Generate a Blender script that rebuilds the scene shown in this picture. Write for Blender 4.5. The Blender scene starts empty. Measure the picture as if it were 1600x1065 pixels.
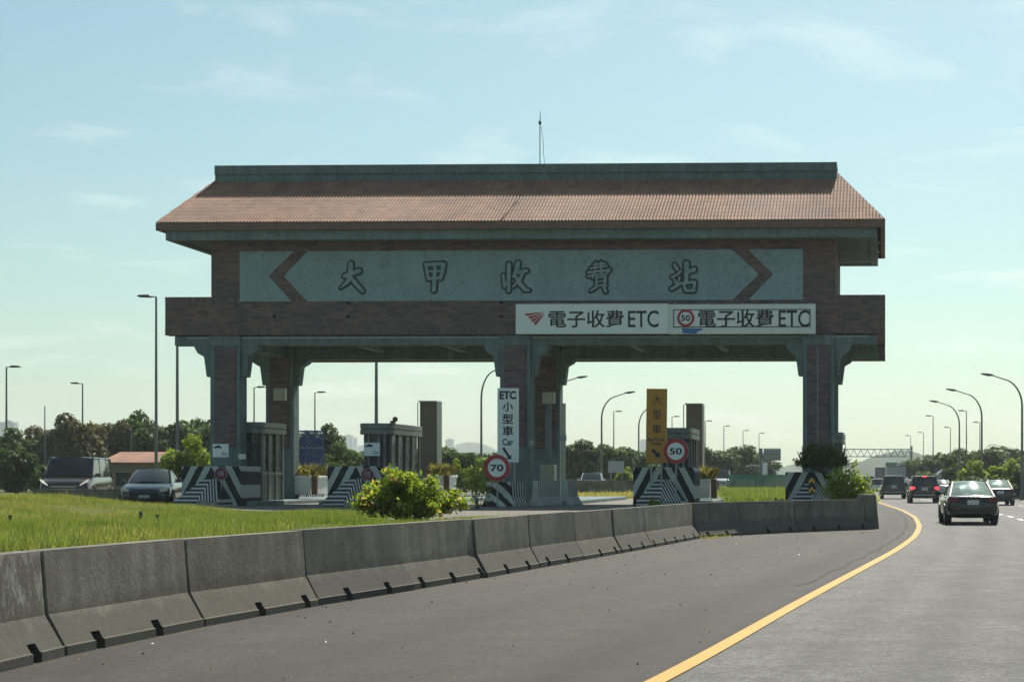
import bpy, bmesh, math, random
import numpy as np
from mathutils import Vector, Matrix

R = math.radians
sc = bpy.context.scene
COL = sc.collection
random.seed(7)
RNG = np.random.default_rng(11)

# ------------------------------------------------------------------ camera
F, PX0, PY0, EYE = 2500.0, 1310.0, 748.0, 1.5        # photo measured at 1600 x 1065
cam_data = bpy.data.cameras.new('camera')
cam_data.sensor_width = 36.0
cam_data.lens = 36.0 * F / 1600.0
cam_data.shift_x = (800 - PX0) / 1600.0
cam_data.shift_y = (PY0 - 532.5) / 1600.0
cam_data.clip_start = 0.5
cam_data.clip_end = 12000
cam = bpy.data.objects.new('camera', cam_data)
cam.location = (0, 0, EYE)
cam.rotation_euler = (R(90), 0, 0)
COL.objects.link(cam)
sc.camera = cam

# ------------------------------------------------------------------ sun, sky, exposure
SUN_EL, SUN_AZ = 47.0, 9.0          # azimuth measured from +Y towards +X
sd = bpy.data.lights.new('sun', 'SUN')
sd.energy = 5.0
sd.angle = R(0.5)
sd.color = (1.0, 0.93, 0.82)
sun = bpy.data.objects.new('sun', sd)
sv = Vector((math.sin(R(SUN_AZ)) * math.cos(R(SUN_EL)), math.cos(R(SUN_AZ)) * math.cos(R(SUN_EL)), math.sin(R(SUN_EL))))
sun.rotation_euler = sv.to_track_quat('Z', 'Y').to_euler()
sun.location = (40, 200, 200)
COL.objects.link(sun)

world = bpy.data.worlds.new('World')
sc.world = world
world.use_nodes = True
wn, wl = world.node_tree.nodes, world.node_tree.links
bg = wn['Background']
bg.inputs['Strength'].default_value = 0.072
sky = wn.new('ShaderNodeTexSky')
sky.sky_type = 'NISHITA'
sky.sun_disc = False
sky.sun_elevation = R(SUN_EL)
sky.sun_rotation = R(SUN_AZ)
sky.air_density = 1.1
sky.dust_density = 1.2
sky.ozone_density = 1.5
tint = wn.new('ShaderNodeMix'); tint.data_type = 'RGBA'; tint.blend_type = 'MULTIPLY'
tint.inputs['Factor'].default_value = 1.0
tint.inputs['B'].default_value = (0.765, 0.97, 0.885, 1)
wl.new(sky.outputs['Color'], tint.inputs['A'])
# thin cirrus in world directions
tc = wn.new('ShaderNodeTexCoord')
sep = wn.new('ShaderNodeSeparateXYZ'); wl.new(tc.outputs['Generated'], sep.inputs[0])
def wmath(op, a, b=None):
    n = wn.new('ShaderNodeMath'); n.operation = op
    for i, s in enumerate((a, b)):
        if s is None: continue
        if isinstance(s, (int, float)): n.inputs[i].default_value = s
        else: wl.new(s, n.inputs[i])
    return n.outputs[0]
zz_ = wmath('ADD', wmath('MAXIMUM', sep.outputs['Z'], 0.0), 0.14)
cmb = wn.new('ShaderNodeCombineXYZ')
wl.new(wmath('DIVIDE', sep.outputs['X'], zz_), cmb.inputs[0])
wl.new(wmath('DIVIDE', sep.outputs['Y'], zz_), cmb.inputs[1])
cn = wn.new('ShaderNodeTexNoise'); cn.inputs['Scale'].default_value = 2.6; cn.inputs['Detail'].default_value = 9
cn.inputs['Roughness'].default_value = 0.58; cn.inputs['Distortion'].default_value = 0.4
mp = wn.new('ShaderNodeMapping'); mp.inputs['Scale'].default_value = (0.8, 1.0, 1); mp.inputs['Location'].default_value = (3.1, 0.7, 0)
wl.new(cmb.outputs[0], mp.inputs[0]); wl.new(mp.outputs[0], cn.inputs['Vector'])
cr = wn.new('ShaderNodeValToRGB')
cr.color_ramp.elements[0].position = 0.54; cr.color_ramp.elements[1].position = 0.80
wl.new(cn.outputs['Fac'], cr.inputs[0])
cm = wn.new('ShaderNodeMix'); cm.data_type = 'RGBA'
cm.inputs['B'].default_value = (12.5, 12.3, 11.0, 1)
wl.new(wmath('MULTIPLY', cr.outputs['Color'], 0.42), cm.inputs['Factor'])
wl.new(tint.outputs['Result'], cm.inputs['A'])
wl.new(cm.outputs['Result'], bg.inputs['Color'])

sc.view_settings.view_transform = 'Standard'
sc.view_settings.look = 'None'
sc.view_settings.exposure = 0.56
sc.view_settings.gamma = 1.0
sc.cycles.use_denoising = True
sc.cycles.max_bounces = 6
sc.cycles.transparent_max_bounces = 8

# ------------------------------------------------------------------ object helpers
def tag(o, label=None, cat=None, group=None, kind=None):
    if label: o['label'] = label
    if cat: o['category'] = cat
    if group: o['group'] = group
    if kind: o['kind'] = kind
    return o

def thing(name, label, cat, loc=(0, 0, 0), rz=0.0, group=None, kind=None):
    o = bpy.data.objects.new(name, None)
    o.location = loc; o.rotation_euler = (0, 0, rz)
    o.empty_display_size = 0.3
    COL.objects.link(o)
    return tag(o, label, cat, group, kind)

def copy_tree(o, parent=None):
    c = o.copy(); COL.objects.link(c)
    if parent: c.parent = parent
    for ch in list(o.children): copy_tree(ch, c)
    return c

class MB:
    def __init__(s): s.v, s.f, s.m, s.mi = [], [], [], 0
    def add(s, vs, fs):
        o = len(s.v); s.v += [tuple(p) for p in vs]
        for q in fs: s.f.append([o + i for i in q]); s.m.append(s.mi)
        return s
    def box(s, x0, x1, y0, y1, z0, z1):
        return s.add([(x0,y0,z0),(x1,y0,z0),(x1,y1,z0),(x0,y1,z0),(x0,y0,z1),(x1,y0,z1),(x1,y1,z1),(x0,y1,z1)],
                     [(0,3,2,1),(4,5,6,7),(0,1,5,4),(1,2,6,5),(2,3,7,6),(3,0,4,7)])
    def prism(s, pts, plane, a, b):
        mk = {'xz': lambda p, t: (p[0], t, p[1]), 'yz': lambda p, t: (t, p[0], p[1]), 'xy': lambda p, t: (p[0], p[1], t)}[plane]
        n = len(pts)
        return s.add([mk(p, a) for p in pts] + [mk(p, b) for p in pts],
                     [tuple(range(n)), tuple(range(2*n-1, n-1, -1))] + [(i, i+n, (i+1) % n + n, (i+1) % n) for i in range(n)])
    def tube(s, pts, r, n=8, cap=True):
        pts = [Vector(p) for p in pts]
        rs = r if isinstance(r, (list, tuple)) else [r] * len(pts)
        o = len(s.v); ref = None
        for i, p in enumerate(pts):
            d = (pts[min(i+1, len(pts)-1)] - pts[max(i-1, 0)]).normalized()
            if ref is None: ref = Vector((1,0,0)) if abs(d.x) < .8 else Vector((0,1,0))
            u = (ref - d * ref.dot(d)).normalized(); w = d.cross(u); ref = u
            for k in range(n):
                a = 2 * math.pi * k / n
                s.v.append(tuple(p + (u * math.cos(a) + w * math.sin(a)) * rs[i]))
        for i in range(len(pts)-1):
            for k in range(n):
                a, b = o + i*n + k, o + i*n + (k+1) % n
                s.f.append([a, b, b+n, a+n]); s.m.append(s.mi)
        if cap:
            s.f.append([o + k for k in range(n)][::-1]); s.m.append(s.mi)
            s.f.append([o + (len(pts)-1)*n + k for k in range(n)]); s.m.append(s.mi)
        return s
    def lathe(s, prof, axis, c, n=20):      # prof: (radius, height) ; closed at ends with caps
        o = len(s.v); c = Vector(c)
        for r, h in prof:
            for k in range(n):
                a = 2*math.pi*k/n; p, q = r*math.cos(a), r*math.sin(a)
                s.v.append(tuple(c + Vector({'x': (h,p,q), 'y': (p,h,q), 'z': (p,q,h)}[axis])))
        for i in range(len(prof)-1):
            for k in range(n):
                a, b = o+i*n+k, o+i*n+(k+1) % n
                s.f.append([a, b, b+n, a+n]); s.m.append(s.mi)
        s.f.append([o+k for k in range(n)]); s.m.append(s.mi)
        s.f.append([o+(len(prof)-1)*n+k for k in range(n)][::-1]); s.m.append(s.mi)
        return s
    def mesh(s, name, mats, smooth=False, recalc=True):
        me = bpy.data.meshes.new(name)
        me.from_pydata(s.v, [], s.f); me.update()
        for m in (mats if isinstance(mats, (list, tuple)) else [mats]): me.materials.append(m)
        me.polygons.foreach_set('material_index', s.m)
        if recalc:
            b = bmesh.new(); b.from_mesh(me); bmesh.ops.recalc_face_normals(b, faces=b.faces[:]); b.to_mesh(me); b.free()
        me.update()
        uv = me.uv_layers.new(name='UVMap')
        for p in me.polygons:
            nx, ny, nz = abs(p.normal.x), abs(p.normal.y), abs(p.normal.z)
            for li in p.loop_indices:
                c = me.vertices[me.loops[li].vertex_index].co
                uv.data[li].uv = (c.x, c.y) if nz > max(nx, ny) else ((c.x, c.z) if ny >= nx else (c.y, c.z))
        if smooth: me.polygons.foreach_set('use_smooth', [True] * len(me.polygons))
        return me
    def build(s, name, mats, parent=None, loc=(0,0,0), rot=(0,0,0), bevel=0, seg=1, smooth=False, subsurf=0, recalc=True):
        o = bpy.data.objects.new(name, s.mesh(name, mats, smooth, recalc))
        o.location = loc; o.rotation_euler = rot
        if parent: o.parent = parent
        COL.objects.link(o)
        if bevel:
            b = o.modifiers.new('bevel', 'BEVEL'); b.width = bevel; b.segments = seg; b.limit_method = 'ANGLE'; b.angle_limit = R(35)
        if subsurf:
            b = o.modifiers.new('subdivision', 'SUBSURF'); b.levels = subsurf; b.render_levels = subsurf
        return o

def np_object(name, verts, faces, mat, parent=None, smooth=False, loc=(0,0,0)):
    """faces: (n,k) int array, constant k"""
    me = bpy.data.meshes.new(name)
    n, k = faces.shape
    me.vertices.add(len(verts)); me.vertices.foreach_set('co', np.ascontiguousarray(verts, dtype=np.float32).ravel())
    me.loops.add(n*k); me.loops.foreach_set('vertex_index', np.ascontiguousarray(faces, dtype=np.int32).ravel())
    me.polygons.add(n)
    me.polygons.foreach_set('loop_start', np.arange(0, n*k, k, dtype=np.int32))
    me.polygons.foreach_set('loop_total', np.full(n, k, dtype=np.int32))
    if smooth: me.polygons.foreach_set('use_smooth', np.ones(n, dtype=bool))
    me.materials.append(mat); me.update(calc_edges=True); me.validate()
    o = bpy.data.objects.new(name, me); o.location = loc
    if parent: o.parent = parent
    COL.objects.link(o)
    return o

def text(name, body, mat, parent, cx, cz, w, h, y, depth=0.012, bold=0.0, keep=False):
    """raised lettering facing -Y, fitted to w x h, centred on (cx, cz), front at y"""
    c = bpy.data.curves.new(name, 'FONT'); c.body = body; c.size = 1.0; c.offset = bold; c.resolution_u = 4
    c.align_x = 'CENTER'; c.space_line = 1.0
    t = bpy.data.objects.new(name, c); COL.objects.link(t)
    bpy.context.view_layer.update()
    me = bpy.data.meshes.new_from_object(t.evaluated_get(bpy.context.evaluated_depsgraph_get()))
    COL.objects.unlink(t); bpy.data.objects.remove(t); bpy.data.curves.remove(c)
    b = bmesh.new(); b.from_mesh(me)
    ret = bmesh.ops.extrude_face_region(b, geom=b.faces[:])
    ev = [e for e in ret['geom'] if isinstance(e, bmesh.types.BMVert)]
    xs = [v.co.x for v in b.verts]; ys = [v.co.y for v in b.verts]
    x0, x1, y0, y1 = min(xs), max(xs), min(ys), max(ys)
    sx, sy = w / (x1-x0), h / (y1-y0)
    if keep: sx = sy = min(sx, sy)
    es = set(ev)
    for v in b.verts:
        X, Z = cx + (v.co.x - (x0+x1)/2)*sx, cz + (v.co.y - (y0+y1)/2)*sy
        v.co = (X, y if v in es else y + depth, Z)
    bmesh.ops.recalc_face_normals(b, faces=b.faces[:])
    b.to_mesh(me); b.free()
    me.name = name; me.materials.clear(); me.materials.append(mat)
    o = bpy.data.objects.new(name, me); o.parent = parent; COL.objects.link(o)
    return o

def gx(px, Y): return (px - PX0) * Y / F
def gz(py, Y): return EYE + (PY0 - py) * Y / F

# ------------------------------------------------------------------ materials
class NT:
    def __init__(s, name):
        s.m = bpy.data.materials.new(name); s.m.use_nodes = True
        s.n, s.l = s.m.node_tree.nodes, s.m.node_tree.links
        s.b = s.n['Principled BSDF']
        s.tc = s.n.new('ShaderNodeTexCoord')
        s.geo = s.n.new('ShaderNodeNewGeometry'); s.pos = s.geo.outputs['Position']
    def setv(s, sock, v):
        if isinstance(v, bpy.types.NodeSocket): s.l.new(v, sock)
        elif isinstance(v, (tuple, list)) and len(v) == 3 and sock.type == 'RGBA': sock.default_value = (*v, 1)
        else: sock.default_value = v
    def mapping(s, src='Object', scale=(1,1,1), loc=(0,0,0), rot=(0,0,0)):
        n = s.n.new('ShaderNodeMapping'); n.inputs['Scale'].default_value = scale; n.inputs['Location'].default_value = loc; n.inputs['Rotation'].default_value = rot
        s.l.new(s.tc.outputs[src] if isinstance(src, str) else src, n.inputs[0]); return n.outputs[0]
    def noise(s, scale, detail=4, rough=.55, vec=None, dist=0):
        n = s.n.new('ShaderNodeTexNoise'); n.inputs['Scale'].default_value = scale; n.inputs['Detail'].default_value = detail
        n.inputs['Roughness'].default_value = rough; n.inputs['Distortion'].default_value = dist
        s.l.new(vec if vec is not None else s.tc.outputs['Object'], n.inputs['Vector']); return n.outputs['Fac']
    def ramp(s, fac, *st, interp='LINEAR'):
        n = s.n.new('ShaderNodeValToRGB'); e = n.color_ramp.elements; n.color_ramp.interpolation = interp
        while len(e) < len(st): e.new(.5)
        for i, (p, c) in enumerate(st):
            e[i].position = p; e[i].color = (c, c, c, 1) if isinstance(c, (int, float)) else (*c, 1)
        s.setv(n.inputs[0], fac); return n.outputs['Color']
    def mix(s, fac, a, b, blend='MIX'):
        n = s.n.new('ShaderNodeMix'); n.data_type = 'RGBA'; n.blend_type = blend
        s.setv(n.inputs['Factor'], fac); s.setv(n.inputs['A'], a); s.setv(n.inputs['B'], b); return n.outputs['Result']
    def math(s, op, a, b=0.0, c=0.0):
        n = s.n.new('ShaderNodeMath'); n.operation = op
        for i, v in enumerate((a, b, c)): s.setv(n.inputs[i], v)
        return n.outputs[0]
    def xyz(s, src='Object'):
        n = s.n.new('ShaderNodeSeparateXYZ'); s.l.new(s.tc.outputs[src], n.inputs[0]); return n.outputs
    def bump(s, h, strength=.3, dist=.02):
        n = s.n.new('ShaderNodeBump'); n.inputs['Strength'].default_value = strength; n.inputs['Distance'].default_value = dist
        s.l.new(h, n.inputs['Height']); s.l.new(n.outputs[0], s.b.inputs['Normal'])
    def out(s, col=None, rough=None, metal=None, spec=None):
        if col is not None: s.setv(s.b.inputs['Base Color'], col)
        if rough is not None: s.setv(s.b.inputs['Roughness'], rough)
        if metal is not None: s.setv(s.b.inputs['Metallic'], metal)
        if spec is not None: s.setv(s.b.inputs['Specular IOR Level'], spec)
        return s.m

def sc3(c, k): return tuple(x*k for x in c)

def plain(name, col, rough=.6, var=.15, scale=3.0, metal=0, spec=.5):
    t = NT(name)
    return t.out(t.mix(t.noise(scale, 5), sc3(col, 1-var), sc3(col, 1+var)), rough, metal, spec)

def concrete(name, col, dark=.55, streak=.6, patch=.25, grain=.25, fleck=None):
    t = NT(name); P = t.pos
    c = t.mix(t.ramp(t.noise(.9, 6, .62, P), (.28, 0.0), (.72, 1.0)), sc3(col, 1-patch), sc3(col, 1+patch))
    st = t.ramp(t.noise(2.4, 6, .68, t.mapping(P, scale=(1.7, 1.7, .15))), (.42, 0.0), (.66, 1.0))
    c = t.mix(t.math('MULTIPLY', st, streak), c, sc3(col, dark))
    c = t.mix(t.ramp(t.noise(5.5, 7, .78, P), (.50, 0.0), (.66, .65)), c, sc3(col, .5))
    c = t.mix(t.ramp(t.noise(3.2, 8, .8, t.mapping(P, loc=(7, 3, 5))), (.56, 0.0), (.68, .4)), c, sc3(col, 1.5))
    c = t.mix(1.0, c, t.ramp(t.noise(26, 4, .75, P), (.3, 1-grain), (.7, 1.0)), 'MULTIPLY')
    if fleck:
        fm = t.math('MULTIPLY', t.ramp(t.noise(6.5, 8, .74, t.mapping(P, scale=(1, 1, .55))), (.49, 0.0), (.59, 1.0)), .7)
        c = t.mix(fm, c, fleck)
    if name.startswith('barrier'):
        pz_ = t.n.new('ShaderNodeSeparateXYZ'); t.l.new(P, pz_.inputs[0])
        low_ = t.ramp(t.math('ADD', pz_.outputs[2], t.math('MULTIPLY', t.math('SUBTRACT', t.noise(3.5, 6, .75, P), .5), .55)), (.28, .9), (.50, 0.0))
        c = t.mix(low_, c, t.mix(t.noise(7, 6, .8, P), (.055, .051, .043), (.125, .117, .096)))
        oi = t.n.new('ShaderNodeObjectInfo'); c = t.mix(1.0, c, t.ramp(oi.outputs['Random'], (0.0, (.84, .85, .85)), (1.0, (1.14, 1.11, 1.05))), 'MULTIPLY')
    t.bump(t.noise(24, 5, .7, P), .4, .015)
    return t.out(c, .9, spec=.25)

def brick(name, soldier=False):
    t = NT(name)
    n = t.n.new('ShaderNodeTexBrick')
    vec = t.mapping('UV', rot=(0, 0, R(90) if soldier else 0), loc=(0.013, .021, 0))
    t.l.new(vec, n.inputs['Vector'])
    n.inputs['Scale'].default_value = 1.0
    n.inputs['Brick Width'].default_value = .34; n.inputs['Row Height'].default_value = .11
    n.inputs['Mortar Size'].default_value = .010; n.inputs['Mortar Smooth'].default_value = .3; n.inputs['Bias'].default_value = -.15
    n.inputs['Color1'].default_value = (.235, .135, .13, 1); n.inputs['Color2'].default_value = (.075, .05, .06, 1)
    n.inputs['Mortar'].default_value = (.12, .115, .12, 1)
    if soldier: n.offset = 0.0
    c = t.mix(t.ramp(t.noise(.9, 6, .6), (.35, 0.0), (.7, .6)), n.outputs['Color'], (.105, .085, .08))
    gr = t.ramp(t.noise(3.0, 4, .6, t.mapping(scale=(.5, .5, 3.0))), (.45, 0.0), (.7, .7))
    c = t.mix(gr, c, (.21, .15, .15))
    t.bump(n.outputs['Fac'], -.5, .01)
    return t.out(c, .85, spec=.3)

M = {}
M['concrete'] = concrete('building_concrete', (.20, .27, .27), streak=.55)
M['panel_concrete'] = concrete('panel_concrete', (.335, .43, .465), dark=.7, streak=.3, patch=.12)
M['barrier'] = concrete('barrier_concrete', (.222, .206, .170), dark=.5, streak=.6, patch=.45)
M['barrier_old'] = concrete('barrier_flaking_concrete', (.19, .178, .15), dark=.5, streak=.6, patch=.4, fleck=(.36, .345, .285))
M['hole'] = plain('hole_black', (.005, .005, .006), .9)  # near-black fill for drain openings, spouts and the pavement crack
M['brick'] = brick('brown_brick'); M['brick_soldier'] = brick('brown_soldier_brick', True)
t = NT('roof_tile')
rowv = t.ramp(t.noise(2.2, 5), (.3, (.22, .105, .062)), (.7, (.37, .19, .115)))
c = t.mix(t.ramp(t.noise(.5, 4), (.42, 0.0), (.68, .6)), rowv, (.14, .085, .07))
c = t.mix(t.ramp(t.noise(3.0, 6, .7, t.mapping(scale=(1, .12, .12))), (.52, 0.0), (.7, .55)), c, (.12, .08, .068))
M['tile'] = t.out(c, .75, spec=.3)
M['tile_edge'] = plain('tile_edge', (.20, .115, .09), .8, .35, 6)
M['ridge'] = concrete('ridge_concrete', (.17, .235, .24), streak=.6)
M['metal'] = plain('galvanised_metal', (.32, .34, .34), .45, .15, 5, .6)
M['pole'] = plain('lamp_post_paint', (.15, .16, .16), .5, .2, 2, .3)
M['dark'] = plain('dark_metal', (.035, .037, .04), .5)
M['white'] = plain('white_sign_paint', (.86, .87, .84), .5, .05, 1.5)
M['white_panel'] = plain('white_panel_paint', (.78, .79, .74), .6, .14, 1.2)
M['ink'] = plain('dark_blue_ink', (.012, .018, .035), .5)
M['black'] = plain('black_paint', (.016, .017, .02), .6, .4, 6)
M['worn_red'] = plain('worn_sign_red', (.17, .015, .03), .7, .35, 12); M['worn_white'] = plain('worn_sign_white', (.36, .35, .36), .7, .4, 14)
M['red'] = plain('sign_red', (.42, .02, .03), .45, .1)
M['blue'] = plain('blue_paint', (.05, .16, .40), .6)
M['blue_frame'] = plain('blue_frame_paint', (.035, .085, .25), .5)
M['amber'] = plain('amber_sign_paint', (.50, .24, .025), .55, .18, 2)
M['yellow_mark'] = plain('marker_yellow', (.75, .42, .03), .5)
M['tin'] = plain('booth_aluminium', (.16, .18, .165), .45, .3, 2.5, .25)
M['booth_panel'] = plain('booth_panel', (.10, .115, .105), .6, .35, 2)
M['pylon'] = plain('pylon_cladding', (.19, .165, .125), .7, .3, .9)
M['cream'] = plain('cream_box_paint', (.55, .50, .38), .6)
M['wood'] = plain('rusty_board', (.16, .09, .05), .8)
M['house_wall'] = plain('house_wall', (.28, .24, .21), .85)
M['green_sheet'] = plain('green_hoarding', (.02, .16, .10), .55, .25, .8)
M['far_tower'] = plain('pale_tower', (.42, .44, .46), .8, .1, .05)

def striped(name, kind):
    t = NT(name); o = t.xyz()
    ax = t.math('ABSOLUTE', o[0])
    if kind == 'wide': v = t.math('DIVIDE', t.math('ADD', ax, t.math('MULTIPLY', o[2], .52)), .50)
    elif kind == 'fine': v = t.math('DIVIDE', t.math('ADD', t.math('MULTIPLY', t.math('MAXIMUM', t.math('SUBTRACT', o[0], .02), 0.0), 1.35), o[2]), .14)
    elif kind == 'sunlit': v = t.math('ADD', t.math('DIVIDE', o[0], .10), .75)
    elif kind == 'upright': v = t.math('ADD', t.math('DIVIDE', o[0], .12), .3)
    else:
        dx = t.math('ADD', o[0], 1.25); dz = t.math('ADD', o[2], .35)
        v = t.math('DIVIDE', t.math('SQRT', t.math('ADD', t.math('MULTIPLY', dx, dx), t.math('MULTIPLY', t.math('MULTIPLY', dz, dz), 2.6))), .62)
    wob = t.math('MULTIPLY', t.math('SUBTRACT', t.noise(9, 3), .5), .14)
    f = t.math('FRACT', t.math('ADD', v, wob))
    mask = t.math('GREATER_THAN', f, .52)
    wh = t.mix(t.noise(2.5, 6, .65), (.36, .37, .36), (.66, .67, .61))
    bl = t.mix(t.noise(5, 5), (.006, .008, .012), (.03, .032, .036))
    if kind == 'sunlit': bl = t.mix(t.noise(5, 5), (.09, .09, .085), (.2, .2, .18))  # black stripes raised to grey: sunlight on these barriers put into the colour
    c = t.mix(mask, bl, wh)
    wear = t.math('MULTIPLY', t.ramp(t.noise(4, 7, .7, t.pos), (.62, 0.0), (.72, 1.0)), .5)
    return t.out(t.mix(wear, c, (.24, .235, .21)), .75, spec=.3)
M['stripe_wide'] = striped('wide_chevron_paint', 'wide'); M['stripe_fine'] = striped('fine_chevron_paint', 'fine')
M['stripe_sunlit'] = striped('sunlit_stripe_paint', 'sunlit'); M['stripe_upright'] = striped('upright_stripe_paint', 'upright'); M['stripe_arc'] = striped('arc_stripe_paint', 'arc')

def asphalt(name, base, speck, dirt, dirt_amt, tracks=False):
    t = NT(name)
    c = t.mix(t.noise(.35, 5, .6, t.mapping(scale=(1, .25, 1))), sc3(base, .82), sc3(base, 1.18))
    sp = t.ramp(t.noise(16, 6, .9), (.44, 0.0), (.58, 1.0))
    c = t.mix(t.math('MULTIPLY', sp, .75), c, speck)
    sd_ = t.ramp(t.noise(11, 6, .9), (.54, 0.0), (.64, 1.0))
    c = t.mix(t.math('MULTIPLY', sd_, .7), c, sc3(base, .45))
    dm = t.ramp(t.noise(.5, 7, .65, t.mapping(scale=(1.4, .35, 1))), (.42, 0.0), (.68, 1.0))
    c = t.mix(t.math('MULTIPLY', dm, dirt_amt), c, dirt)
    if tracks:
        u = t.xyz('UV')[0]; acc = None
        for pos, wid, amt in tracks:
            g_ = t.math('DIVIDE', t.math('SUBTRACT', u, pos), wid); g_ = t.math('MULTIPLY', t.math('EXPONENT', t.math('MULTIPLY', t.math('MULTIPLY', g_, g_), -1.0)), amt)
            acc = g_ if acc is None else t.math('ADD', acc, g_)
        br_ = t.ramp(t.noise(1.1, 6, .7, t.mapping(scale=(1.2, .22, 1))), (.25, .45), (.6, 1.0))
        c = t.mix(t.math('MULTIPLY', acc, br_), c, sc3(base, .42))
    st_ = t.ramp(t.noise(1.7, 6, .75, t.mapping(scale=(1, .5, 1))), (.60, 0.0), (.72, .55))
    c = t.mix(st_, c, sc3(base, .5))
    gr_ = t.ramp(t.noise(48, 2, .7), (.40, .62), (.62, 1.3))
    g2_ = t.ramp(t.noise(6.5, 8, .85), (.36, .58), (.64, 1.36))
    g3_ = t.ramp(t.noise(1.3, 7, .7, t.mapping(loc=(5, 9, 0))), (.34, .74), (.66, 1.24))
    c = t.mix(1.0, t.mix(1.0, t.mix(1.0, c, gr_, 'MULTIPLY'), g2_, 'MULTIPLY'), g3_, 'MULTIPLY')
    t.bump(t.noise(42, 4, .85), .9, .012)
    return t.out(c, .82, spec=.35)
M['lane'] = asphalt('lane_asphalt', (.088, .092, .086), (.205, .208, .195), (.064, .067, .063), .55, [(.95, .30, .35), (1.9, .35, .55), (2.85, .30, .35), (4.7, .3, .35), (5.6, .35, .5), (6.5, .3, .35)])
M['shoulder'] = asphalt('shoulder_asphalt', (.028, .0242, .0185), (.066, .058, .045), (.016, .0142, .0112), .8, [(-.85, .42, .95), (-.10, .12, .6), (-3.2, .5, .45)])
M['apron'] = asphalt('apron_asphalt', (.13, .12, .098), (.21, .195, .155), (.075, .068, .055), .6)
def linepaint(name, col):
    t = NT(name)
    w = t.math('MULTIPLY', t.ramp(t.noise(22, 7, .85), (.52, 0.0), (.66, 1.0)), .6)
    return t.out(t.mix(w, t.mix(t.noise(1.2, 4), sc3(col, .88), sc3(col, 1.08)), (.13, .12, .10)), .7, spec=.3)
M['line_yellow'] = linepaint('yellow_line_paint', (.53, .262, .020)); M['line_white'] = linepaint('white_line_paint', (.75, .75, .70))
t = NT('soil')
M['soil'] = t.out(t.mix(t.noise(.5, 6), (.075, .085, .022), (.12, .125, .04)), .95, spec=.1)

def leafy(name, ca, cb, trans=.45, tip=None, rough=.55):
    t = NT(name)
    g = t.n.new('ShaderNodeNewGeometry')
    c = t.mix(g.outputs['Random Per Island'], ca, cb)
    oi = t.n.new('ShaderNodeObjectInfo')
    c = t.mix(t.math('MULTIPLY', t.ramp(t.noise(.6, 4), (.35, 0.0), (.7, 1.0)), .55), c, sc3(ca, .8))
    if tip:
        f = t.ramp(t.math('ADD', g.outputs['Random Per Island'], t.math('MULTIPLY', t.math('SUBTRACT', t.noise(2.2, 3), .5), 1.2)), (.88, 0.0), (1.0, 1.0))
        c = t.mix(f, c, tip)
    t.setv(t.b.inputs['Base Color'], c); t.b.inputs['Roughness'].default_value = rough; t.b.inputs['Specular IOR Level'].default_value = .35
    tr = t.n.new('ShaderNodeBsdfTranslucent'); t.l.new(t.mix(.5, c, t.mix(1.0, c, (1.5, 1.6, .5), 'MULTIPLY')), tr.inputs['Color'])
    mx = t.n.new('ShaderNodeMixShader'); mx.inputs[0].default_value = trans
    t.l.new(t.b.outputs[0], mx.inputs[1]); t.l.new(tr.outputs[0], mx.inputs[2])
    t.l.new(mx.outputs[0], t.n['Material Output'].inputs['Surface'])
    return t.m
M['leaf_dark'] = leafy('dark_leaf', (.026, .060, .018), (.090, .135, .036), .5)
M['leaf_mid'] = leafy('mid_leaf', (.035, .080, .018), (.115, .165, .038), .5)
M['leaf_olive'] = leafy('olive_leaf', (.070, .070, .030), (.185, .145, .072), .45)
M['leaf_bush'] = leafy('yellow_green_leaf', (.10, .18, .02), (.40, .45, .06), .6, tip=(.52, .33, .11))
M['leaf_fresh'] = leafy('fresh_leaf', (.10, .17, .02), (.36, .43, .06), .6)
t = NT('grass_blade'); g = t.geo
c = t.mix(g.outputs['Random Per Island'], (.075, .135, .02), (.23, .29, .06))
c = t.mix(t.ramp(t.noise(1.6, 5, .7, t.pos), (.48, 0.0), (.66, .75)), c, (.045, .085, .018))
c = t.mix(t.ramp(t.noise(.35, 5, .65, t.pos), (.44, 0.0), (.66, .75)), c, (.28, .26, .085))
xw = t.n.new('ShaderNodeSeparateXYZ'); t.l.new(t.pos, xw.inputs[0])
c = t.mix(t.math('MULTIPLY', t.ramp(t.noise(.9, 4, .6, t.pos), (.30, 0.0), (.6, 1.0)), t.ramp(t.math('DIVIDE', t.math('ADD', xw.outputs[0], 26.0), 10.0), (0.0, .75), (1.0, .08))), c, (.42, .36, .12))
t.setv(t.b.inputs['Base Color'], c); t.b.inputs['Roughness'].default_value = .6; t.b.inputs['Specular IOR Level'].default_value = .2
tr = t.n.new('ShaderNodeBsdfTranslucent'); t.l.new(t.mix(1.0, c, (1.1, 1.2, .7), 'MULTIPLY'), tr.inputs['Color'])
mx = t.n.new('ShaderNodeMixShader'); mx.inputs[0].default_value = .5
t.l.new(t.b.outputs[0], mx.inputs[1]); t.l.new(tr.outputs[0], mx.inputs[2]); t.l.new(mx.outputs[0], t.n['Material Output'].inputs['Surface']); M['grass'] = t.m
M['grass_dry'] = leafy('dry_grass', (.28, .25, .09), (.52, .46, .20), .5)
M['bark'] = plain('bark', (.09, .07, .05), .9, .3, 6)
t = NT('hill_forest')
M['hill'] = t.out(t.mix(t.noise(.05, 8, .7), (.02, .04, .02), (.06, .09, .04)), .95, spec=.1)

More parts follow.
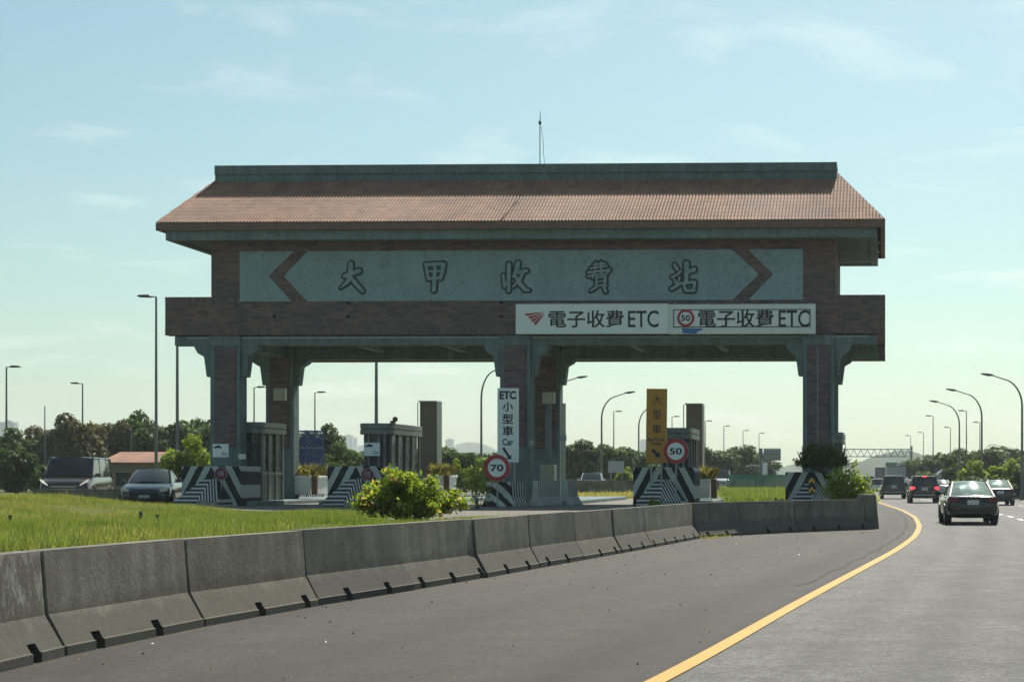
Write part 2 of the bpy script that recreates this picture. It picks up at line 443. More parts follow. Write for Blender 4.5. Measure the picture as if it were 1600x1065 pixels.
def paint(name, col, rough=.14):
    t = NT(name); t.b.inputs['Coat Weight'].default_value = .35; t.b.inputs['Coat Roughness'].default_value = .06
    dirt = t.ramp(t.noise(2.5, 6, .7), (.45, 0.0), (.8, .25))
    return t.out(t.mix(dirt, col, (.12, .11, .10)), rough, .15)
M['car_black'] = paint('black_car_paint', (.012, .013, .016)); M['car_dark'] = paint('charcoal_car_paint', (.028, .032, .036))
M['car_bluegrey'] = paint('blue_grey_car_paint', (.03, .042, .05)); M['car_white'] = paint('white_car_paint', (.72, .73, .72))
M['car_red'] = paint('red_car_paint', (.40, .035, .03)); M['car_silver'] = paint('silver_car_paint', (.42, .43, .43)); M['car_brown'] = paint('brown_car_paint', (.05, .042, .040))
t = NT('car_glass'); M['glass'] = t.out(t.mix(t.noise(1.5, 3), (.010, .013, .014), (.022, .027, .028)), .06, 0, .8)
t = NT('booth_glass'); M['booth_glass'] = t.out(t.mix(t.noise(2.5, 6, .7), (.005, .010, .010), (.03, .042, .034)), t.ramp(t.noise(2, 5), (.3, .12), (.7, .6)), 0, .5)
t = NT('clear_car_glass'); t.b.inputs['Base Color'].default_value = (.30, .37, .37, 1); t.b.inputs['Metallic'].default_value = .75; t.b.inputs['Roughness'].default_value = .045
tb_ = t.n.new('ShaderNodeBsdfTransparent'); tb_.inputs['Color'].default_value = (.62, .72, .70, 1); mx2 = t.n.new('ShaderNodeMixShader'); mx2.inputs[0].default_value = .40
t.l.new(t.b.outputs[0], mx2.inputs[1]); t.l.new(tb_.outputs[0], mx2.inputs[2]); t.l.new(mx2.outputs[0], t.n['Material Output'].inputs['Surface']); M['clear_glass'] = t.m
M['tyre'] = plain('tyre_rubber', (.015, .015, .016), .85); M['rim'] = plain('alloy_rim', (.35, .36, .37), .35, .1, 4, .8)
M['plate'] = plain('plate_white', (.6, .6, .58), .5, .25, 40); M['chrome'] = plain('chrome', (.6, .62, .63), .15, .05, 4, .95)
M['trim'] = plain('black_plastic', (.02, .02, .021), .55)
t = NT('tail_red'); M['tail'] = t.out(t.mix(t.noise(12, 2), (.085, .006, .009), (.15, .010, .014)), .2)
t = NT('lit_brake_light'); t.b.inputs['Emission Color'].default_value = (1, .05, .06, 1); t.b.inputs['Emission Strength'].default_value = 1.3; M['tail_lit'] = t.out((.5, .02, .02), .3)
t = NT('headlamp'); M['head'] = t.out(t.mix(t.noise(14, 2), (.45, .46, .44), (.75, .76, .72)), .12, .2)
t = NT('lit_headlamp'); t.b.inputs['Emission Color'].default_value = (1, .96, .85, 1); t.b.inputs['Emission Strength'].default_value = .25; M['head_lit'] = t.out((.7, .7, .65), .2)

# ------------------------------------------------------------------ ground and roads
BAR = [(-6.0, 3), (-6.25, 8), (-6.5, 12.4), (-6.55, 15), (-6.2, 18.6), (-5.43, 23.4), (-4.3, 32.9), (-3.43, 40.8), (-1.94, 44.1), (1.2, 48.0)]
YEL = [(-2.6, 3), (-1.9, 8), (-1.32, 11.8), (-.47, 19.5), (1.2, 33.5), (2.0, 41.7), (2.58, 50.7), (3.0, 62.5), (3.06, 76.5), (2.6, 101), (2.3, 139), (3.2, 220), (6, 330), (14, 520), (40, 900)]
OPP = [(-60, -20), (-43, 20), (-31.5, 62), (-19.8, 122), (-13.5, 170), (-5.5, 260), (1.5, 400), (20, 800)]
def interp(tab, Y):
    a = np.array(tab); return np.interp(Y, a[:, 1], a[:, 0])
def smooth_path(tab):
    """Catmull-Rom resample by Y"""
    ys = np.concatenate([np.arange(tab[0][1], min(150, tab[-1][1]), .75), np.arange(150, max(tab[-1][1], 151), 6)])
    ys = ys[ys <= tab[-1][1]]
    x = interp(tab, ys)
    for _ in range(3):
        k = np.ones(5)/5; xp = np.pad(x, 2, mode='edge'); xs = np.convolve(xp, k, 'valid'); xs[:3] = x[:3]; xs[-3:] = x[-3:]; x = xs
    return ys, x
YY, YX = smooth_path(YEL)
def yel(Y): return np.interp(Y, YY, YX)
def sstep(a, b, x): t_ = np.clip((x-a)/(b-a), 0, 1); return t_*t_*(3-2*t_)

def height(X, Y):
    X = np.asarray(X, float); Y = np.asarray(Y, float)
    edge = np.where(Y <= 48.0, interp(BAR, Y), yel(Y) - 1.2)
    d = edge - X
    w = np.where(Y <= 47.5, 0.95, 3.0)
    rise = sstep(.40, 1, d / w)
    base = .86 - .32 * sstep(20, 40, Y)
    base = base + .50 * sstep(-16.8, -23.5, X) * sstep(20, 42, Y) * (1 - sstep(45, 54, Y))
    base = base + .035*np.sin(X*1.7 + Y*.6) * sstep(8, 14, Y) * (1-sstep(46, 50, Y)) * sstep(1, 3, d)
    base = base - .04 * sstep(100, 300, Y)
    return np.where(d > 0, base * rise, 0.0) - .03
def lattice():
    xs = np.concatenate([[-4000, -1500, -700, -350, -200, -130], np.arange(-90, -42, 4.), np.arange(-42, 16.01, .6), [18, 22, 30, 45, 80, 150, 350, 900, 2500, 4000]])
    ys = np.concatenate([[-60, -20, -5], np.arange(1, 84, .6), np.arange(84, 150, 3.), [155, 170, 190, 220, 260, 320, 400, 550, 800, 1200, 2000, 3500, 5500]])
    return xs, ys
LXS, LYS = lattice()
GX, GY = np.meshgrid(LXS, LYS)
GZ = height(GX, GY)
nx_, ny_ = len(LXS), len(LYS)
idx = (np.arange(ny_-1)[:, None]*nx_ + np.arange(nx_-1)[None, :]).ravel()
quads = np.stack([idx, idx+1, idx+1+nx_, idx+nx_], 1)
tag(np_object('ground', np.stack([GX, GY, GZ], -1).reshape(-1, 3), quads, M['soil'], smooth=True), kind='structure')
# paved toll apron on the same lattice
def paved(X, Y):
    return ((Y > 48.4) & (Y < 83) & (X > -24.5) & (X < yel(Y)-2.6)) | ((Y > 35) & (Y <= 48.4) & (X > -12.2 + .12*(48.4-Y)) & (X < interp(BAR, Y)-.9))
cx_ = (LXS[:-1]+LXS[1:])/2; cy_ = (LYS[:-1]+LYS[1:])/2
CX, CY = np.meshgrid(cx_, cy_)
sel = paved(CX, CY).ravel()
tag(np_object('toll_apron', np.stack([GX, GY, GZ+.02], -1).reshape(-1, 3), quads[sel], M['apron'], smooth=True), kind='structure')

def strip(name, ys, xl, xr, z, mat, cols=2):
    n = len(ys); t_ = np.linspace(0, 1, cols)
    V = np.stack([np.stack([xl + (xr-xl)*a, ys, np.broadcast_to(z, ys.shape)], -1) for a in t_], 1).reshape(-1, 3)
    i = (np.arange(n-1)[:, None]*cols + np.arange(cols-1)[None, :]).ravel()
    Fq = np.stack([i, i+1, i+1+cols, i+cols], 1); o = np_object(name, V, Fq, mat)
    ref = np.broadcast_to(xr if name == 'road_shoulder' else xl, ys.shape)
    UVv = np.stack([np.stack([xl + (xr-xl)*a - ref, ys], -1) for a in t_], 1).reshape(-1, 2)
    o.data.uv_layers.new(name='UVMap').data.foreach_set('uv', UVv[Fq.ravel()].astype(np.float32).ravel())
    return o
ROADR = np.interp(YY, [0, 117, 220, 900], [13.4, 13.6, 15.5, 52])
tag(strip('road', YY, YX, ROADR, 0.0, M['lane']), kind='structure')
shl = np.where(YY <= 48.3, interp(BAR, YY) - .30, YX - 2.7)
tag(strip('road_shoulder', YY, shl, YX, 0.004, M['shoulder']), kind='structure')
tag(strip('yellow_edge_line', YY, YX - .08, YX + .08, 0.009, M['line_yellow']), kind='structure')
cs = YY[(YY > 22) & (YY < 75)]; cxs = yel(cs) - .40 + .04*np.sin(cs*1.9) + .03*np.sin(cs*4.7)
tag(strip('pavement_crack', cs, cxs-.03, cxs+.03, .0075, M['hole']), kind='structure')
mb = MB()
for off in (3.85, 7.45):
    y = 59.2 - 5*9.9
    while y < 300:
        a, b = yel(y) + off, yel(y+2.2) + off
        mb.add([(a-.075, y, .006), (a+.075, y, .006), (b+.075, y+2.2, .006), (b-.075, y+2.2, .006)], [(0,1,2,3)])
        y += 4.4 if y > 40 else 9.9
tag(mb.build('lane_dashes', M['line_white'], recalc=False), kind='structure')
oy, ox = smooth_path(OPP)
tag(strip('opposite_road', oy, ox - 5.2, ox + 5.2, height(ox, oy) + .06, M['lane']), kind='structure')
# hills
def hill(px, py, Y, wpx, seed):
    r = np.random.default_rng(seed); X0 = gx(px, Y); H = (PY0-py)*Y/F; W = wpx*Y/F
    u = np.linspace(-1, 1, 70); v = np.linspace(-1, 1, 26)
    U, V = np.meshgrid(u, v)
    ph = r.uniform(0, 6, 8)
    n = sum(np.sin(U*f_ + V*f_*.7 + ph[i])/f_ for i, f_ in enumerate((4, 7, 11, 19, 31)))
    Z = H * np.clip((1-U*U)*(1-V*V), 0, 1)**.8 * (.86 + .5*n) 
    Vt = np.stack([X0 + U*W, Y + V*max(150, W*.35), np.maximum(Z, 0) - .2], -1).reshape(-1, 3)
    i = (np.arange(25)[:, None]*70 + np.arange(69)[None, :]).ravel()
    tag(np_object('hill', Vt, np.stack([i, i+1, i+71, i+70], 1), M['hill'], smooth=True), kind='structure')
hill(1392, 701, 1250, 105, 3); hill(1262, 716, 1700, 85, 4); hill(520, 686, 2900, 190, 5); hill(745, 690, 2900, 150, 6)
hill(1610, 700, 1500, 60, 8); hill(60, 694, 2800, 220, 9); hill(1030, 708, 2600, 150, 10)

# ------------------------------------------------------------------ toll building
TH = R(-1.67)
BX0, BY0, BZ0 = -11.75, 60.0, .5
B = thing('toll_station', 'long brown brick toll gate building with red tiled roof spanning the lanes', 'toll station', (BX0, BY0, BZ0), TH)
def lx(px, ly=0.0):
    r_ = (px-PX0)/F; sn, cs_ = math.sin(TH), math.cos(TH)
    return (r_*(BY0 + ly*cs_) - BX0 + ly*sn)/(cs_ - r_*sn)
def lz(py): return EYE + (PY0-py)*.024 - BZ0
# brick band with soldier courses
band = MB()
z0, z1 = 6.42, 7.86
def band_run(m, x0, x1, y0, y1, z0, z1, lo=.27, hi=.20):
    m.mi = 0; m.box(x0, x1, y0, y1, z0+lo, z1-hi)
    m.mi = 1; m.box(x0-.003, x1+.003, y0-.004, y1+.004, z0, z0+lo); m.box(x0-.003, x1+.003, y0-.004, y1+.004, z1-hi, z1)
band_run(band, -13.67, 13.5, 0, .45, z0, z1)
band_run(band, -13.67, 13.5, 6.1, 6.55, 5.86, z1)
band_run(band, -13.67, -13.22, .452, 6.098, z0+.1, z1-.01); band_run(band, 13.05, 13.5, .452, 6.098, z0+.1, z1-.01)
bo = band.build('brick_band', [M['brick'], M['brick_soldier']], B)
for hx, hz in ((-6.7, 7.10), (-6.7, 7.62), (-.9, 7.1), (-.9, 7.62), (-9.5, 7.12)): MB().lathe([(.07, 0), (.07, -.02)], 'y', (hx, -.006, hz), 10).build('drain_spout', M['hole'], bo)
MB().box(-13.2, 13.04, .46, 6.09, 6.62, 6.9).build('deck_slab', M['concrete'], B)
# upper wall
up = MB()
ux0, ux1 = -11.91, 11.64
up.box(ux0, ux1, .002, 6.5, 7.87, 10.1)
up.build('upper_wall', M['brick'], B)
# name panel : three light concrete slabs with brick chevrons between
pn = MB()
pz1, pz0, pzm = lz(391), lz(470), lz(430)
def q(px, z): return (lx(px), z)
pn.prism([q(375, pz0), q(456, pz0), q(421, pzm), q(460, pz1), q(375, pz1)], 'xz', -.045, .06)
pn.prism([q(480, pz0), q(1145, pz0), q(1186, pzm), q(1144, pz1), q(481, pz1), q(444, pzm)], 'xz', -.045, .06)
pn.prism([q(1169, pz0), q(1255, pz0), q(1255, pz1), q(1168, pz1), q(1208, pzm)], 'xz', -.045, .06)
panel = pn.build('name_panel', M['panel_concrete'], B, bevel=.012)
# brush-written characters in relief: every stroke a ribbon with its own widths
def ribbon(m, pts, grow, y0, y1, sx, sz, cx, cz, ox_, oz_):
    P = [Vector(((p[0]-ox_)*sx + cx, -(p[1]-oz_)*sz + cz)) for p in pts]; W = [p[2]*sx/2 + grow for p in pts]
    # resample
    Q, V_ = [], []
    for i in range(len(P)-1):
        for k in range(5):
            a = k/5; Q.append(P[i].lerp(P[i+1], a)); V_.append(W[i]*(1-a)+W[i+1]*a)
    Q.append(P[-1]); V_.append(W[-1])
    for _ in range(2):
        Q = [Q[0]] + [(Q[i-1]+Q[i]*2+Q[i+1])/4 for i in range(1, len(Q)-1)] + [Q[-1]]
    L, Rr = [], []
    for i, p in enumerate(Q):
        d = (Q[min(i+1, len(Q)-1)] - Q[max(i-1, 0)]).normalized(); n = Vector((-d.y, d.x))
        L.append(p + n*V_[i]); Rr.append(p - n*V_[i])
    d0 = (Q[0]-Q[1]).normalized(); d1 = (Q[-1]-Q[-2]).normalized()
    n0 = Vector((-d0.y, d0.x)); n1 = Vector((-d1.y, d1.x))
    cap1 = [Q[-1] + (d1*math.sin(a) - n1*math.cos(a)*-1)*V_[-1] for a in (R(30), R(60), R(90), R(120), R(150))]
    cap0 = [Q[0] + (d0*math.sin(a) - n0*math.cos(a)*-1)*V_[0] for a in (R(30), R(60), R(90), R(120), R(150))]
    poly = L + cap1 + Rr[::-1] + cap0
    m.prism([(v.x, v.y) for v in poly], 'xz', y0, y1)
CH = {
 'da': ((140, 330), [[(180,185,26),(240,165,28),(288,148,32)], [(228,98,32),(225,170,36),(205,228,28),(152,270,10)], [(222,185,24),(258,235,32),(312,293,24)]]),
 'jia': ((740, 900), [[(757,104,24),(766,160,22),(776,208,22)], [(757,106,22),(820,102,24),(888,100,24)], [(884,106,32),(876,160,28),(862,204,22)], [(776,205,22),(865,200,22)], [(770,155,16),(870,150,16)], [(822,105,24),(820,200,28),(815,288,30)]]),
 'shou': ((1300, 1515), [[(1312,182,20),(1316,235,20),(1322,268,14)], [(1318,258,20),(1352,222,18)], [(1352,105,30),(1352,200,28),(1350,295,24)], [(1418,98,32),(1408,150,32),(1388,188,20),(1378,200,8)], [(1402,168,24),(1440,160,22),(1478,152,26)], [(1452,165,22),(1432,215,24),(1384,264,16)], [(1402,196,22),(1432,246,30),(1470,288,28),(1502,292,10)]]),
 'fei': ((715, 905), [[(768,112,12),(850,102,16)], [(745,136,14),(865,120,14)], [(730,166,18),(880,150,20)], [(728,192,14),(838,178,14)], [(785,95,13),(780,150,13),(762,205,14)], [(822,92,14),(824,140,14),(826,190,15)], [(882,148,22),(868,172,14)], [(790,195,14),(790,270,15)], [(852,180,22),(852,262,22)], [(790,205,12),(850,195,12)], [(790,234,10),(850,226,10)], [(790,262,12),(850,254,12)], [(792,268,20),(748,298,12)], [(836,255,18),(856,302,22)]]),
 'zhan': ((1315, 1505), [[(1348,115,22),(1366,146,26)], [(1330,202,20),(1370,182,18),(1392,160,16)], [(1344,216,15),(1360,248,20)], [(1386,200,14),(1370,244,18)], [(1326,284,24),(1402,242,18)], [(1434,104,36),(1434,170,32),(1430,240,28)], [(1440,166,24),(1488,148,32)], [(1412,246,20),(1428,298,20)], [(1412,246,20),(1490,236,24)], [(1492,242,24),(1484,294,22)], [(1428,298,20),(1486,298,22)]]),
}
for key, pc in (('da', 551), ('jia', 680), ('shou', 808), ('fei', 937), ('zhan', 1068)):
    (a, b), strokes = CH[key]
    ctr, base = MB(), MB(); s_ = .024/4.57
    for i, st in enumerate(strokes):
        ribbon(base, st, .072, -.058 - .0011*i, -.046, s_, s_, lx(pc), lz(433), (a+b)/2, 196)
        ribbon(ctr, st, -.004, -.10 - .0013*i, -.08, s_, s_, lx(pc), lz(433), (a+b)/2, 196)
    e = base.build('carved_outline', M['ink'], panel)
    ctr.build('carved_character', M['panel_concrete'], panel)
# pillars
def pillar(cx, y, front=True):
    h = .58; p = MB()
    p.box(cx-h, cx+h, y, y+.62, -.02, 6.40)
    po = p.build('pillar', M['concrete'], B, bevel=.015)
    f = MB()
    f.box(cx-.41, cx+.41, y-.03, y+.2, lz(697), lz(541)); f.build('brick_panel', M['brick'], po)
    if front:
        MB().box(cx-.60, cx+.60, y-.05, y+.63, lz(540)+.02, 6.405).build('capital', M['concrete'], po, bevel=.012)
    for s in (-1, 1):
        # side recess face with brick edge, bracket
        pts = [(0, 0), (.66, 0), (.66, -.36), (.52, -.62), (.27, -.76), (.17, -1.52), (0, -1.52)]
        br = MB().prism([(cx + s*(h + a), 6.40 + b - .02) for a, b in pts], 'xz', y+.06, y+.56)
        br.build('bracket', M['concrete'], po, bevel=.02)
    return po
for cx in (lx(352, .12), lx(805, .12), lx(1278.5, .12)):
    pillar(cx, .12); pillar(cx, 5.55, False)
    MB().box(cx-.3, cx+.3, .75, 5.54, 6.0, 6.60).build('cross_beam', M['concrete'], B, bevel=.02)
for a, b in ((-13.4, -12.04), (-10.84, -1.0), (.20, 10.38), (11.59, 13.2)):
    MB().box(a, b, .20, .60, 6.04, 6.40).build('front_beam', M['concrete'], B, bevel=.02)
    MB().box(a, b, 5.65, 6.05, 5.90, 6.6).build('rear_beam', M['concrete'], B, bevel=.02)
for b_ in (-7.2, -3.8, 3.6, 7.0): MB().box(b_-.14, b_+.14, .62, 5.6, 6.2, 6.60).build('cross_beam', M['concrete'], B, bevel=.02)
MB().tube([(10.98, -.02+.09, lz(697)), (10.98, .07, lz(545))], .022, 6).build('conduit', M['metal'], B)
for fx in (-9.0, -6.2, -2.6, 2.6, 5.6, 8.6):
    fl = MB().box(fx-.22, fx+.22, .66, .92, 6.02, 6.18); fo = fl.build('floodlight', M['dark'], B, bevel=.03)
    MB().box(fx-.03, fx+.03, .70, .80, 6.181, 6.60).build('stem', M['metal'], fo)
MB().box(-12.9, 12.9, .155, .199, 6.30, 6.36).build('cable_tray', M['metal'], B)
for px_ in (372.5, 826.0, 1301.0): MB().box(lx(px_)-.05, lx(px_)+.05, -.02, .068, lz(700), lz(545)).build('downpipe', M['concrete'], B)
# roof
ez, ey0, ey1, ry = 10.5, -.95, 7.5, 3.28
rz = 13.05
rl, rr = -12.86, 11.60
el, er = -13.6, 13.5
roof = MB()
pitch = .125
def slope(m, ye, sgn):
    n = int((er-el)/pitch); per = 5; rows = 14
    ux = [el + (er-el)*i/(n*per) for i in range(n*per+1)]
    for j in range(rows):
        t0, t1 = j/rows, (j+1)/rows
        for i in range(len(ux)-1):
            def pt(x, t, lift):
                a = max(0, min(1, (x-el)/(rl-el))) if x < rl else (max(0, min(1, (er-x)/(er-rr))) if x > rr else 1)
                tt = min(t, a); w = abs(math.sin(math.pi*((x-el)/pitch)))
                return (x, ye + (ry-ye)*tt, ez + (rz-ez)*tt + .045*w + lift)
            if max(0, min(1, (ux[i+1]-el)/(rl-el))) <= t0 or max(0, min(1, (er-ux[i])/(er-rr))) <= t0: continue
            m.add([pt(ux[i], t0, .007), pt(ux[i+1], t0, .007), pt(ux[i+1], t1, 0), pt(ux[i], t1, 0), pt(ux[i], t0, -.02), pt(ux[i+1], t0, -.02)], [(0,1,2,3), (4,5,1,0)] if sgn > 0 else [(3,2,1,0), (0,1,5,4)])
slope(roof, ey0, 1); slope(roof, ey1, -1)
roof.add([(el, ey0, ez+.02), (rl, ry, rz+.02), (el, ey1, ez+.02)], [(0,1,2)]); roof.add([(er, ey0, ez+.02), (er, ey1, ez+.02), (rr, ry, rz+.02)], [(0,1,2)])
ro = roof.build('roof', M['tile'], B, recalc=False)
fz = MB()
fz.box(el, er, ey0+.01, ey0+.16, ez-.27, ez-.01); fz.box(el, er, ey1-.16, ey1-.01, ez-.27, ez-.01)
fz.box(el+.01, el+.16, ey0+.161, ey1-.161, ez-.27, ez-.012); fz.box(er-.16, er-.01, ey0+.161, ey1-.161, ez-.27, ez-.012)
fz.build('tile_edge', M['tile_edge'], ro)
sf = MB()
sf.box(el+.3, er-.3, ey0+.162, ey0+.6, ez-.62, ez-.10); sf.box(el+.3, er-.3, ey1-.6, ey1-.25, ez-.62, ez-.272)
sf.box(el+.3, el+.6, ey0+.601, ey1-.601, ez-.62, ez-.274); sf.box(er-.6, er-.3, ey0+.601, ey1-.601, ez-.62, ez-.274)
sf.box(el+.61, er-.61, ey0+.61, ey1-.61, ez-.55, ez-.3)
sf.build('soffit', M['concrete'], B, bevel=.015)
rg = MB()
rg.prism([(ry-.66, rz-.5), (ry+.66, rz-.5), (ry+.66, rz-.10), (ry+.72, rz-.08), (ry+.72, rz+.27), (ry-.72, rz+.27), (ry-.72, rz-.08), (ry-.66, rz-.10)], 'yz', rl-.02, rr+.02)
rg.build('ridge_cap', M['ridge'], ro, bevel=.015)
mx_ = (840-1383)*(63.3/F) + .2
mxl = gx(840, 63.3) - BX0
ma = MB().tube([(mxl, ry, rz+.2), (mxl, ry, rz+1.95)], .018, 8)
ma.lathe([(.03, 0), (.055, .03), (.055, .12), (.03, .15)], 'z', (mxl, ry, rz+1.95), 10); ma.tube([(mxl, ry, rz+2.07), (mxl+.02, ry, rz+2.5)], [.02, .006], 6)
mo = ma.build('lightning_rod', M['dark'], B)
MB().tube([(mxl+.05, ry, rz+1.9), (mxl+.13, ry, rz+1.3), (mxl+.14, ry, rz+.8), (mxl+.22, ry, rz+.22)], .009, 5).build('earth_wire', M['dark'], mo)

# ------------------------------------------------------------------ signs
def at_building(px, py, dy):      # world point on a plane dy metres in front of the facade
    Y = 60.0 - dy - (px-820)*.024*math.tan(R(1.67))
    return gx(px, Y), Y, gz(py, Y)
def sign_at(px, py, dy, name, label, cat, group=None):
    x, y, z = at_building(px, py, dy)
    return thing(name, label, cat, (x, y, z), TH, group), (60-dy)/F
s, k = sign_at(925, 498, .30, 'lane_sign', 'white electronic toll board with red striped wedge emblem hung on the brick band', 'sign')
MB().box(-120*k, 120*k, 0, .12, -23.5*k, 23.5*k).build('board', M['white'], s, bevel=.01)
text('lettering', '電子收費', M['ink'], s, (916-925)*k, 0, 118*k, 27*k, -.008, .012, .012)
text('lettering', 'ETC', M['ink'], s, (1005.5-925)*k, -.3*k, 48*k, 26*k, -.008, .012, .008)
em = MB()
for i, tri in enumerate(([(92,95),(196,86),(106,106)], [(111,110),(196,90),(121,122)], [(125,125),(194,95),(134,138)], [(138,140),(191,100),(149,154)])):
    em.prism([((790 + p[0]/3.2 - 925)*k, -(460 + p[1]/3.2 - 498)*k) for p in tri], 'xz', -.008-.0005*i, .01)
em.build('emblem', M['red'], s)
s, k = sign_at(1159.5, 498, .33, 'lane_sign', 'white electronic toll board with framed slatted panel and red ringed 50', 'sign')
MB().box(-114.5*k, 114.5*k, 0, .12, -23.5*k, 23*k).build('board', M['white_panel'], s, bevel=.01)
fr = MB(); ax0, ax1, az0, az1 = (1052-1159.5)*k, (1266-1159.5)*k, -13*k, 15*k
fr.box(ax0, ax1, -.02, .01, az1-.03, az1); fr.box(ax0, ax1, -.02, .01, az0, az0+.03); fr.box(ax0, ax0+.03, -.02, .01, az0+.031, az1-.031); fr.box(ax1-.03, ax1, -.02, .01, az0+.031, az1-.031)
fr.build('panel_frame', M['ink'], s)
sl = MB()
for i in range(20): x = ax0 + .05 + i*(ax1-ax0-.1)/20; sl.box(x, x+(ax1-ax0-.1)/20-.018, -.008, .01, az0+.04, az1-.04)
sl.build('slat_panel', M['white'], s)
def ring(m, cx, cz, ro_, ri, y0, y1, n=36):
    for i in range(n):
        a, b = 2*math.pi*i/n, 2*math.pi*(i+1)/n
        pts = [(cx+ri*math.cos(a), cz+ri*math.sin(a)), (cx+ro_*math.cos(a), cz+ro_*math.sin(a)), (cx+ro_*math.cos(b), cz+ro_*math.sin(b)), (cx+ri*math.cos(b), cz+ri*math.sin(b))]
        m.add([(p[0], y0, p[1]) for p in pts] + [(p[0], y1, p[1]) for p in pts], [(0,1,2,3), (1,5,6,2), (0,3,7,4)])
mb = MB(); ring(mb, (1071.5-1159.5)*k, 1.5*k, 13.5*k, 9.6*k, -.026, -.005); mb.build('speed_ring', M['red'], s, recalc=False)
text('lettering', '50', M['ink'], s, (1071.5-1159.5)*k, 1.5*k, 14*k, 9.5*k, -.022, .012, .02)
text('lettering', '電子收費', M['ink'], s, (1150-1159.5)*k, .5*k, 118*k, 27*k, -.022, .012, .012)
text('lettering', 'ETC', M['ink'], s, (1240.5-1159.5)*k, .3*k, 48*k, 26*k, -.022, .012, .008)
MB().prism([((p[0]-1159.5)*k, -(p[1]-498)*k) for p in ((1064,512), (1098,513), (1096,516), (1090,517), (1089,521), (1066,520), (1067,516))], 'xz', -.006, .01).build('blue_patch', M['blue'], s)
for px_ in (1054, 1107, 1160, 1212, 1265):
    MB().box((px_-1159.5)*k-.03, (px_-1159.5)*k+.03, -.012, .1, 23*k, 25*k).build('clamp', M['metal'], s); MB().box((px_-1159.5)*k-.03, (px_-1159.5)*k+.03, -.012, .1, -25.5*k, -23.5*k).build('clamp', M['metal'], s)

def arrow(px0, pz0, px1, pz1, w, hw):
    a, b = Vector((px0, pz0)), Vector((px1, pz1)); d = (b-a).normalized(); n = Vector((-d.y, d.x)); c = b - d*hw*1.25
    return [tuple(v) for v in (a+n*w, c+n*w, c+n*hw, b, c-n*hw, c-n*w, a-n*w)]
Y = 57.6; k = Y/F
s = thing('lane_sign', 'tall white small car lane board with black down right arrow', 'sign', (gx(793.5, Y), Y, gz(664, Y)), R(-1))
MB().box(-16.5*k, 16.5*k, 0, .10, -58*k, 58*k).build('board', M['white'], s, bevel=.012)
for body, py, w, h, bo_ in (('ETC', 617, 26, 13, .04), ('小', 635, 16.5, 15, .02), ('型', 654, 17, 15.5, .018), ('車', 673, 17, 15.5, .018), ('Car', 690, 17, 10.5, .02)):
    text('lettering', body, M['ink'], s, 0, (664-py)*k, w*k, h*k, -.008, .012, bo_)
MB().prism(arrow(-7.5*k, -35*k, 5*k, -54*k, 2*k, 5*k), 'xz', -.008, .01).build('arrow', M['ink'], s)
po = MB()
for x_ in (-8*k, 9*k): po.tube([(x_, .14, -3.3), (x_, .14, 50*k)], .035, 8)
po.build('post', M['metal'], s)
Y = 57.0; k = Y/F
s = thing('lane_sign', 'tall amber large vehicle lane board with black down right arrow', 'sign', (gx(1025.5, Y), Y, gz(665, Y)), R(-1))
s.rotation_euler = (0, R(.7), R(-1))
MB().box(-16*k, 16*k, 0, .12, -58*k, 58*k).build('board', M['amber'], s, bevel=.012)
for body, px_, py, w, h, bo_ in (('大', 1, 624, 13, 12.5, .005), ('型', 1, 647, 13, 14, .004), ('車', .5, 670, 14, 14, .004), ('Bus.Truck', 0, 686, 26, 5, .02), ('Trailer', 0, 692.5, 18, 5, .02)):
    text('lettering', body, M['ink'], s, px_*k, (665-py)*k, w*k, h*k, -.008, .012, bo_)
MB().prism(arrow(-6*k, -37*k, 6.5*k, -49.5*k, 2.4*k, 5.6*k), 'xz', -.008, .01).build('arrow', M['ink'], s)
po = MB()
for x_ in (-8*k, 8*k): po.tube([(x_, .16, -2.5), (x_, .16, 50*k)], .035, 8)
po.build('post', M['metal'], s)
def speed_sign(px, py, r, Y, txt, label):
    k = Y/F
    s = thing('speed_sign', label, 'sign', (gx(px, Y), Y, gz(py, Y)), R(-2))
    MB().lathe([(r*k, .03), (r*k, 0)], 'y', (0,0,0), 40).build('disc', M['white'], s)
    mb = MB(); ring(mb, 0, 0, r*k*.995, r*k*.69, -.012, .005); mb.build('red_ring', M['red'], s, recalc=False)
    text('lettering', txt, M['ink'], s, 0, 0, r*.98*k, r*.52*k, -.010, .012, .022)
    MB().tube([(0, .06, 0), (0, .06, -(gz(py, Y)-.55))], .03, 8).build('post', M['metal'], s)
speed_sign(776.5, 730.5, 20.8, 55.6, '70', 'round red rimmed 70 speed limit sign below the white lane board')
speed_sign(1056, 704.5, 19.8, 56.4, '50', 'round red rimmed 50 speed limit sign beside the amber lane board')

